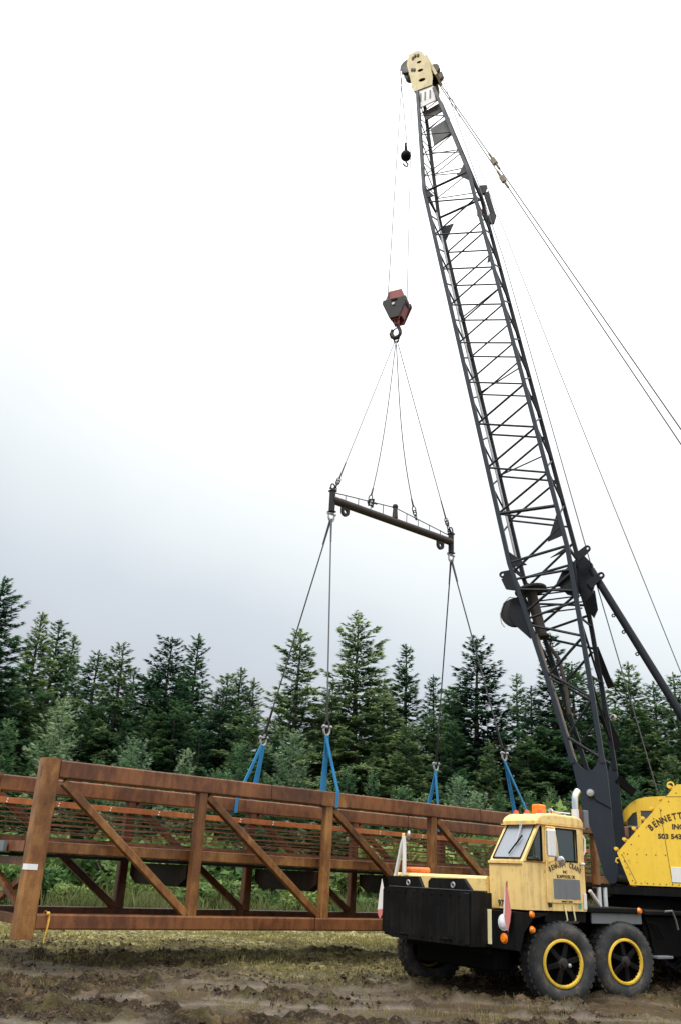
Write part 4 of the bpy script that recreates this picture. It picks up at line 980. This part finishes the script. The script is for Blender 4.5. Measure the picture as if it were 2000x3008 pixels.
cp_(MB().path([(2.78, .35, 7.62), (2.98, .36, 7.66), (3.12, .38, 7.52), (3.20, .40, 7.26), (3.17, .40, 7.05), (3.10, .40, 6.95)], .012, 6), 'loose_wire', STEEL, bo, smooth=True)
# plates and lugs on the back of the base section
cp_(MB().xz([(1.52, 8.50), (1.28, 8.58), (1.12, 8.38), (1.08, 8.02), (1.16, 7.70), (1.34, 7.52), (1.46, 7.70)], -.05, .05), 'mast_bracket', BOOM, bo)
cp_(MB().xz([(1.72, 8.05), (1.40, 8.32), (1.36, 7.45), (1.62, 7.55), (1.84, 7.82)], .50, .56), 'side_plate', BOOM, bo)
cp_(MB().xz([(1.42, 7.85), (1.20, 7.90), (1.16, 7.45), (1.26, 7.25), (1.36, 7.4)], -.52, -.46), 'side_plate', BOOM, bo)
def lug(x0, z0, x1, z1, y):
    a = math.atan2(z1 - z0, x1 - x0); L = math.hypot(x1 - x0, z1 - z0); ca, sa = math.cos(a), math.sin(a)
    T_ = lambda u, v: (x0 + u * ca - v * sa, z0 + u * sa + v * ca)
    out_ = [T_(0, -.10), T_(L, -.075)] + [T_(L + .075 * math.sin(k), -.075 * math.cos(k)) for k in [math.pi * i / 8 for i in range(1, 8)]] + [T_(L, .075), T_(0, .10)]
    hole = [T_(L + .035 * math.cos(2 * math.pi * i / 12), .035 * math.sin(2 * math.pi * i / 12)) for i in range(12)]
    holed('lug', out_, [hole], y, .05, BOOM, bo)
lug(1.42, 8.46, 1.16, 8.66, .30); lug(1.22, 7.86, .93, 8.06, .10); lug(2.80, 8.14, 3.06, 8.14, .60)
# boom backstop strut
ms = cp_(MB().tube((1.16, 0, 8.25), (-1.75, 0, 2.30), .085, 14), 'backstop_strut', BOOM, bo, smooth=True)
for f in (.17, .235, .32):
    p = V((1.16, .0, 8.25)).lerp(V((-1.75, 0, 2.30)), f); cp_(MB().ring(p + V((.07, .03, -.11)), (0, 1, 0), .032, .014, 12), 'strut_eye', BOOM, ms, smooth=True)
# pipes, hoses and lamp in the base section
cp_(MB().path([(2.40, .30, 6.75), (2.25, .32, 6.1), (2.0, .35, 5.2), (1.62, .40, 3.75)], .05, 8), 'guide_pipe', plain('worn_tan_steel', (.20, .15, .11), .5), bo, smooth=True)
cp_(MB().path([(2.25, -.2, 6.6), (2.05, -.2, 6.3), (1.9, -.1, 5.7), (1.82, 0, 5.0)], .045, 8), 'hose', BROWNSTEEL, bo, smooth=True)
cp_(MB().path([cpt(-1, 0, 18.2) + PE * .08, cpt(-1, 0, 14) + PE * .02, cpt(-1, 0, 10) + PE * .06, cpt(-1, 0, 6.9) + PE * .05], .030, 8), 'pale_pipe', STEEL, bo, smooth=True)
cp_(MB().beam((1.30, -.62, 6.6), (1.04, -.78, 5.7), .05, .14), 'walk_board', BLACKS, bo); cp_(MB().beam((1.22, -.55, 5.1), (1.0, -.85, 4.4), .07, .22), 'walk_board', BLACKS, bo)
cp_(MB().beam((1.02, -.6, 3.72), (.72, -.8, 3.45), .08, .16), 'walk_board', BLACKS, bo)
cp_(MB().lathe([(.001, 0), (.06, .01), (.07, .06), (.03, .11)], (1.02, -.75, 5.02), (0, 1, .3), 14), 'lamp', STEEL, bo, smooth=True)
# boom head
hd_ = [(5.66, 24.60), (5.04, 24.62), (5.02, 24.95), (5.12, 25.62), (5.40, 26.22), (5.56, 26.34), (5.86, 26.30), (5.92, 25.9), (5.80, 25.3)]
def ell(cx, cz, a, b): return [(cx + a * math.cos(k) * .98 - b * math.sin(k) * .2, cz + a * math.cos(k) * .2 + b * math.sin(k) * .98) for k in [2 * math.pi * i / 16 for i in range(16)]]
holes = [ell(5.38, 24.98, .12, .075), ell(5.44, 25.42, .10, .065), ell(5.49, 25.80, .085, .055)]
for y in (.31, -.31): holed('head_plate', hd_, holes, y, .03, CREAM, bo)
cp_(MB().box(5.06, 5.60, -.29, .29, 24.62, 24.66), 'head_floor', CREAM, bo)
cp_(MB().xz([(5.62, 24.70), (5.08, 24.70), (5.16, 25.6), (5.5, 26.1), (5.74, 26.1), (5.74, 25.3)], -.2, .2), 'head_shade_filler', BLACKS, bo)  # added black filler stands in for shade behind the head plate holes
cp_(MB().prism([(5.66, 24.66), (5.80, 25.3), (5.86, 25.5), (5.82, 25.5), (5.76, 25.3), (5.62, 24.66)], (0, 0, 0), (1, 0, 0), (0, 0, 1), (0, -1, 0), -.29, .29), 'head_front', CREAM, bo)
for y in (-.16, .16):
    cp_(MB().lathe([(.03, -.06), (.27, -.07), (.29, -.07), (.25, 0), (.29, .07), (.27, .07), (.03, .06)], (5.90, y, 25.95), (0, 1, 0), 24), 'head_sheave', DKSTEEL, bo, smooth=True)
    cp_(MB().lathe([(.03, -.05), (.19, -.06), (.21, -.06), (.17, 0), (.21, .06), (.19, .06), (.03, .05)], (5.05, y, 25.40), (0, 1, 0), 24), 'head_sheave', BROWNSTEEL, bo, smooth=True)
cp_(MB().beam((5.3, 0, 26.1), (4.93, 0, 25.1), .50, .09), 'head_guard', CREAM, bo)
for i, (x, z) in enumerate(((5.52, 26.10), (5.62, 26.12), (5.70, 26.06), (5.64, 25.52), (5.72, 25.56))):
    cp_(MB().box(x - .035, x + .035, .327, .36, z - .045, z + .045), 'bolt', BROWNSTEEL, bo)
cp_(MB().path([(4.95, .1, 25.5), (4.80, .1, 25.65), (4.72, .1, 25.5), (4.76, .1, 25.3)], .01), 'wire_guide', STEEL, bo, smooth=True)
cp_(MB().prism([(5.56, 24.58), (5.02, 24.60), (4.93, 23.95), (5.46, 23.86)], (0, .27, 0), (1, 0, 0), (0, 0, 1), (0, -1, 0), -.02, .02), 'sign_plate', WHITE, bo, 'white plate under the boom head')
sg = MB()
for x in (5.42, 5.27, 5.10): sg.box(x - .02, x + .03, .292, .298, 24.10, 24.45)
cp_(sg, 'sign_bars', GREYP, bo)
cp_(MB().prism([(5.42, 23.82), (4.78, 24.0), (4.72, 23.62), (5.32, 23.46)], (0, .1, 0), (1, 0, 0), (0, 0, 1), (0, -1, 0), -.02, .02), 'mud_plate', BROWNSTEEL, bo)
gm = MB()
gq = [V((5.20, -.05, 23.20)), V((4.60, -.05, 23.42)), V((4.50, -.05, 22.72)), V((5.08, -.05, 22.50))]
for i in range(9):
    u = i / 8; gm.tube(gq[0].lerp(gq[1], u), gq[3].lerp(gq[2], u), .018, 5); gm.tube(gq[0].lerp(gq[3], u), gq[1].lerp(gq[2], u), .018, 5)
gm.xz([(q.x, q.z) for q in gq], -.03, -.028)
cp_(gm, 'mesh_guard', plain('grey_mesh', (.10, .105, .11), .6), bo)
# pendants with yellow fittings
for a, b, f in ((V((5.0, .10, 25.15)), V((-4.2, .85, 4.05)), .205), (V((5.04, -.10, 25.2)), V((-4.2, -.85, 3.95)), .218)):
    pd = cp_(MB().tube(a, b, .016, 6), 'pendant_line', ROPE, bo)
    c = a.lerp(b, f); d = (b - a).normalized()
    k = MB().tube(c - d * .38, c + d * .38, .035, 8); k.beam(c - d * .12, c + d * .12, .09, .13); cp_(k, 'pendant_socket', paint('socket_yellow', (.16, .13, .06), .5), pd)
# ropes (in world space)
CM = Matrix.Translation(TO) @ Matrix.Rotation(TRZ, 4, 'Z') @ Matrix.Translation(HC) @ Matrix.Rotation(HRZ, 4, 'Z')
def hw(x, y, z): return CM @ V((x, y, z))
def rope(name, pts, r, label, group, cat='rope'):
    pts = [V(p) for p in pts]; o = pts[-1]
    ob = MB().path([p - o for p in pts], r, 6).build(name, ROPE, None, True); ob.location = o
    return tag(ob, label, cat, group)
G = 'crane ropes'
ux = Matrix.Rotation(R(22), 3, 'Z') @ V((1, 0, 0))
rope('hoist_rope', [hw(6.14, .16, 25.9), HB + ux * -.30 + V((0, 0, .12))], .013, 'thin hoist rope from the boom tip to the left side of the hook block', G)
rope('hoist_rope', [hw(5.92, -.16, 25.7), HB + ux * .30 + V((0, 0, .12))], .011, 'thin hoist rope from the boom tip to the right side of the hook block', G)
HBALL = V((1.449, 21.02, 22.09))
rope('ball_rope', [hw(6.16, .30, 25.8), HBALL + V((.02, 0, .50))], .013, 'short rope from the boom tip to the black headache ball', G)
rope('winch_rope', [hw(4.86, -.16, 25.3), hw(3.02, -.10, 17.6), hw(1.10, -.05, 8.05), hw(.13, 0, 3.40)], .012, 'hoist rope running down close behind the boom to the top of the yellow house', G)
rope('winch_rope', [hw(4.80, .16, 25.3), hw(1.65, .05, 13.66), hw(-.55, 0, 5.77), hw(-1.2, 0, 3.42)], .010, 'thinner rope descending well to the right of the boom, near the right edge', G)
ba = thing('headache_ball', 'small black headache ball with a hook hanging beside the boom tip', 'hook ball', HBALL, R(20))
MB().sphere((0, 0, 0), .165, 16, 1.05).build('ball', BLACK, ba, True)
MB().tube((0, 0, .14), (-.02, 0, .50), .055, 10, .03).build('wedge_socket', BLACK, ba, True)
MB().path([(.0, 0, -.15), (.01, 0, -.24), (.075, 0, -.31), (.05, 0, -.40), (-.03, 0, -.41), (-.09, 0, -.34)], .024, 8).build('hook', DKSTEEL, ba, True)
# ------------------------------------------------------------------ forest
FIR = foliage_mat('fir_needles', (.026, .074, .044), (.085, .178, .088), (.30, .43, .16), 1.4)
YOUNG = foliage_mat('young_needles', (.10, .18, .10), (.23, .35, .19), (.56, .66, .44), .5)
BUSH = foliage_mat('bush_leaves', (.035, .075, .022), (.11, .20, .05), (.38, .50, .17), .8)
def bark():
    m, n, b = new_mat('fir_bark'); p = pos(n, (6, 6, 1)); f = noise(n, p, 2, 5, .7)
    n.links.new(ramp_(n, f, [(.35, (.03, .025, .02)), (.65, (.12, .10, .085))]), b.inputs['Base Color']); b.inputs['Roughness'].default_value = .9
    bump(n, b, f, .6, .05); return m
BARK = bark()
def conifer(seed, H, Rm, per_m, whorl, nb, fing, up_top=.75, low=-.35, expo=.75, gap=.08, base=.05, wob=.3, mat=FIR):
    """crown of branch sprays: every spray is a small fan of three narrow needle-clump triangles"""
    rg = np.random.default_rng(seed); P = []; TV = []
    z = H * base; lop = rg.uniform(0, 6.28)
    while z < H * .985:
        t = z / H; k = max(3, int(round(nb * (1 - .35 * t)))); a0 = rg.uniform(0, 6.28)
        prof = Rm * (1 - t) ** expo * (1 if t > .22 else .75 + t * 1.1)
        wl = rg.uniform(1 - wob, 1 + wob * .6)
        for j in range(k):
            if rg.random() < gap: continue
            a = a0 + 6.283 * j / k + rg.normal(0, .22)
            L = prof * wl * rg.uniform(.62, 1.18) * (1 + .14 * math.cos(a - lop)) + .12
            e = low + (up_top - low) * t ** 1.5 + rg.normal(0, .09)
            n = max(5, int(L * per_m)); s = rg.uniform(.02, 1, n) ** .62; s[0] = 1
            zz = z + L * (np.tan(e) * s - .28 * (1 - t) * s ** 2 + .16 * s ** 4) + rg.normal(0, .035, n) * L ** .5
            sidew = rg.uniform(-1, 1, n) * (.50 * L * (1 - s * .95) * (.4 + s) + .02)
            ca, sa = math.cos(a), math.sin(a)
            B = np.stack([ca * s * L - sa * sidew, sa * s * L + ca * sidew, zz], 1)
            da = a + np.sign(sidew) * rg.uniform(.15, 1.0, n) * (1 - .70 * s); pt = e * .5 + rg.normal(-.14, .28, n) * (1 - .6 * t)
            l = fing * rg.uniform(.65, 1.35, n) * (.42 + .6 * min(1, L / (Rm * .6))) * (1.1 - .35 * s)
            D = np.stack([np.cos(da) * np.cos(pt), np.sin(da) * np.cos(pt), np.sin(pt)], 1)
            S = np.stack([-np.sin(da), np.cos(da), rg.normal(0, .35, n)], 1)
            U = np.cross(D, S)
            for f, ln in ((-.55, .8), (0, 1.0), (.55, .8)):
                d2 = D + S * f + U * rg.normal(0, .12, (n, 1)); c = np.cross(d2, U); c /= np.linalg.norm(c, axis=1)[:, None] + 1e-6
                wv = c * (l * .17)[:, None]
                P.append(np.stack([B - wv, B + wv, B + d2 * (l * ln)[:, None]], 1))
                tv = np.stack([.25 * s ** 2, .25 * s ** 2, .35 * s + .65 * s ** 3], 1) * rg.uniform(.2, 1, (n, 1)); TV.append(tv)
        z += whorl * (1 - .45 * t) * rg.uniform(.75, 1.25)
    # leader
    for q in range(16):
        zz = H * (.945 + .0040 * q); a = rg.uniform(0, 6.28); d = np.array([math.cos(a) * .45, math.sin(a) * .45, .85]) * fing * (1.0 - .04 * q)
        b = np.array([0, 0, zz]); w_ = np.array([-math.sin(a), math.cos(a), 0]) * fing * .12
        P.append(np.array([[b - w_, b + w_, b + d]])); TV.append(np.array([[.1, .1, .6]]))
    return tri_mesh('crown', np.concatenate(P), mat, np.concatenate(TV))
def trunk_mesh(H, r, seed):
    rg = random.Random(seed); pts = [V((rg.uniform(-.02, .02) * H * .1, rg.uniform(-.02, .02) * H * .1, H * i / 8)) for i in range(9)]
    pts[0] = V((0, 0, -.3)); mb = MB(); n = 7
    vs = []; 
    for i, p in enumerate(pts):
        rr = r * (1 - i / 8.2) + .008
        vs += [p + V((math.cos(6.283 * k / n), math.sin(6.283 * k / n), 0)) * rr for k in range(n)]
    fs = [(i * n + k, i * n + (k + 1) % n, (i + 1) * n + (k + 1) % n, (i + 1) * n + k) for i in range(8) for k in range(n)]
    mb.add(vs, fs)
    me = bpy.data.meshes.new('trunk'); me.from_pydata(mb.v, [], mb.f); me.update(); me.materials.append(BARK); return me
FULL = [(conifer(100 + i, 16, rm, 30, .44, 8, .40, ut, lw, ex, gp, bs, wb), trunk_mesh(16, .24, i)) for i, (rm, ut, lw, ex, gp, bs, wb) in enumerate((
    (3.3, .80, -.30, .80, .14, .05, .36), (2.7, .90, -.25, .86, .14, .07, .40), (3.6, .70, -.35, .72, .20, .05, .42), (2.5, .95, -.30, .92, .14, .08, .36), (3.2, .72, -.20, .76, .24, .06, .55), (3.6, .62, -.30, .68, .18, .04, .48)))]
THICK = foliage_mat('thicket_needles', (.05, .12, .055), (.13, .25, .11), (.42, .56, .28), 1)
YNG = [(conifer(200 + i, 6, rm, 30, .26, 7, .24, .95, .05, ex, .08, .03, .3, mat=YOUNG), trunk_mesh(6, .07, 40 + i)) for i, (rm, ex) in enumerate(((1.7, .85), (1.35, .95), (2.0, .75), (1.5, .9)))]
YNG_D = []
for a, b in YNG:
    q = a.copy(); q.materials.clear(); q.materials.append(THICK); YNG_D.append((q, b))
rnd = random.Random(11)
def tree(name, pair, H0, x, y, h, label, group, cat, wide=1.0):
    t = thing(name, label, cat, (x, y, float(gheight(x, y)) - .05), rnd.uniform(0, 6.28), group)
    k = h / H0; t.scale = (k * wide, k * wide, k)
    for nm, me in (('trunk', pair[1]), ('crown', pair[0])):
        o = bpy.data.objects.new(nm, me); col.objects.link(o); o.parent = t
    return t
FT = [(-19.5, 50.0, 18.0, 0, 'tallest dark fir, cut by the left edge of the picture'),
      (-19.6, 58.0, 17.5, 3, 'dark fir with a blunt spire just right of the tall fir at the left edge'),
      (-19.6, 62.0, 18.1, 1, 'dark fir third from the left edge, twin-looking spire'),
      (-19.6, 66.0, 18.0, 3, 'thin fir top peeping just right of the third fir from the left'),
      (-16.0, 60.0, 15.5, 5, 'low rounded fir in the dip of the tree line left of the yellow-green fir'),
      (-13.4, 56.0, 15.2, 4, 'shaggy fir with ragged branch ends left of the yellow-green fir'),
      (-10.0, 54.0, 15.2, 2, 'broad yellow-green fir with long feathery branches, left of centre'),
      (-9.3, 60.0, 17.0, 1, 'dark pointed fir close behind the yellow-green fir'),
      (-6.8, 66.0, 16.1, 3, 'small isolated fir top in the gap left of the leftmost blue sling'),
      (-2.2, 57.0, 16.9, 4, 'irregular dark fir between the two left lifting slings'),
      (1.5, 56.0, 18.0, 0, 'tallest broad fir in the middle of the tree line'),
      (5.0, 60.0, 17.1, 3, 'narrow spired fir right of the tallest middle fir'),
      (7.8, 68.0, 16.7, 1, 'distant slim fir behind the third lifting sling'),
      (9.3, 57.0, 17.0, 2, 'wide fir with upswept branches crossed by the right lifting sling'),
      (13.8, 66.0, 16.7, 3, 'small pointed fir left of the crane boom'),
      (14.5, 58.0, 17.8, 1, 'fir whose tip shows through the lattice of the boom base'),
      (15.0, 55.0, 15.1, 5, 'bushy fir directly behind the boom base'),
      (18.4, 62.0, 15.7, 4, 'dark fir seen just right of the boom base'),
      (18.9, 56.0, 15.6, 0, 'full pointed fir between the boom and the backstop strut'),
      (22.6, 62.0, 15.6, 2, 'fir half hidden behind the backstop strut'),
      (21.4, 55.0, 14.8, 1, 'fir at the right edge beyond the backstop strut')]
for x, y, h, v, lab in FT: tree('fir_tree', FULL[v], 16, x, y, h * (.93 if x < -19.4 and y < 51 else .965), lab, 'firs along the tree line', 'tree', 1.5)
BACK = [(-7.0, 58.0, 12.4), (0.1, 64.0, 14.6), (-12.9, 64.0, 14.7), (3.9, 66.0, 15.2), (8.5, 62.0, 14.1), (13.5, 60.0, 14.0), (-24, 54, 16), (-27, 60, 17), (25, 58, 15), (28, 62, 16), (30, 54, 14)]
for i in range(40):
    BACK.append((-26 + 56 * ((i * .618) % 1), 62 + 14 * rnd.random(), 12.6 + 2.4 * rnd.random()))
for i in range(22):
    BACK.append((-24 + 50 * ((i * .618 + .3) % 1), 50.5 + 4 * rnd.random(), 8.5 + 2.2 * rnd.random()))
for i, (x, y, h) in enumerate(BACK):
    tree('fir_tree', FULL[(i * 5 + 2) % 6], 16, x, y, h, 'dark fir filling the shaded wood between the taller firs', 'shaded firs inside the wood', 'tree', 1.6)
YT = [(-15.6, 44.0, 7.8, 1, 'young grey-green fir at the far left edge above the bridge'),
      (-13.3, 45.0, 9.0, 0, 'large pale blue-green young fir above the left bridge end'),
      (-9.1, 43.0, 6.9, 2, 'bright yellow-green young fir just above the top chord, left of centre'),
      (-6.6, 43.0, 6.7, 1, 'thin yellow-green leader poking above the top chord'),
      (-4.4, 46.0, 7.4, 0, 'mid-green young fir left of the leftmost blue sling'),
      (-1.8, 44.0, 7.7, 2, 'pale silvery young fir between the two left blue slings'),
      (2.1, 43.0, 6.1, 1, 'slender young fir right of the second blue sling'),
      (6.1, 43.0, 6.0, 0, 'pale young fir between the third and fourth blue slings'),
      (6.9, 42.0, 5.2, 2, 'low pale young fir just left of the fourth blue sling'),
      (8.0, 43.0, 5.4, 3, 'young fir behind the fourth blue sling'),
      (10.7, 44.0, 5.9, 1, 'young fir above the cab roof'),
      (14.3, 43.0, 6.3, 0, 'grey-green young fir between boom foot and yellow house')]
for x, y, h, v, lab in YT: tree('young_fir', (YNG if lab.startswith(('pale', 'bright', 'large', 'low pale', 'thin')) else YNG_D)[v], 6, x, y, h, lab, 'young firs in front of the wood', 'tree', 1.0)
for i, (x, y, h) in enumerate([(4.7, 44.0, 5.3), (-14.5, 46.0, 7.0), (-7.8, 44.0, 5.5), (-5.2, 44.0, 5.8), (-0.0, 44.0, 5.7), (3.7, 45.0, 5.7), (9.4, 43.0, 5.5), (12.0, 44.0, 5.7), (16.0, 43.0, 6.4), (-2.6, 42.5, 5.6), (-11.2, 45.0, 6.2), (-17.5, 44, 6.5), (1.0, 46, 6.6), (6.6, 46, 6.4), (-10.2, 47, 6.8), (18.5, 44, 6.0)]):
    tree('young_fir', YNG_D[(i * 3 + 1) % 4], 6, x, y, h, 'smaller young fir in the pale thicket behind the bridge railing', 'thicket of small young firs', 'tree', 1.2)
def bush_mesh(seed, n=2600):
    rg = np.random.default_rng(seed); c = rg.normal(0, .38, (9, 3)) * [1, 1, .5] + [0, 0, .55]
    k = rg.integers(0, 9, n); d = rg.normal(0, 1, (n, 3)); d /= np.linalg.norm(d, axis=1)[:, None]
    B = c[k] + d * (.42 * rg.random((n, 1)) ** .35); B[:, 2] = np.abs(B[:, 2]) * .95
    a = rg.normal(0, 1, (n, 3)); a /= np.linalg.norm(a, axis=1)[:, None]; b = np.cross(a, d + .3); b /= np.linalg.norm(b, axis=1)[:, None]
    l = rg.uniform(.05, .12, (n, 1)); q = [B - a * l, B + b * l * .45, B + a * l, B - b * l * .45]
    P = np.concatenate([np.stack([q[0], q[1], q[2]], 1), np.stack([q[0], q[2], q[3]], 1)])
    tv = np.repeat(np.clip((B[:, 2] - .2) * .7 * rg.random(n), 0, 1)[:, None], 3, 1); return tri_mesh('leaves', P, BUSH, np.concatenate([tv, tv]))
BM_ = [bush_mesh(300 + i) for i in range(3)]
def stems(seed):
    rg = random.Random(seed); mb = MB()
    for i in range(7):
        a = rg.uniform(0, 6.28); r = rg.uniform(.2, .6); mb.path([(0, 0, -.1), (math.cos(a) * r * .5, math.sin(a) * r * .5, .4), (math.cos(a) * r, math.sin(a) * r, .9)], .012, 5)
    me = bpy.data.meshes.new('stems'); me.from_pydata(mb.v, [], mb.f); me.update(); me.materials.append(BARK); return me
SM = stems(3)
for i in range(46):
    x = -19 + 38 * ((i * .618) % 1) + rnd.uniform(-.5, .5); y = 31.5 + 10 * rnd.random(); k = rnd.uniform(1.8, 3.2) if y > 37 else rnd.uniform(.7, 1.4)
    t = thing('bush', 'low leafy bush at the edge of the wood behind the bridge deck', 'bush', (x, y, -.05), rnd.uniform(0, 6.28), 'bushes along the edge of the wood')
    t.scale = (k * 1.25, k * 1.25, k * rnd.uniform(.85, 1.25))
    for nm, me in (('stems', SM), ('leaves', BM_[i % 3])):
        o = bpy.data.objects.new(nm, me); col.objects.link(o); o.parent = t
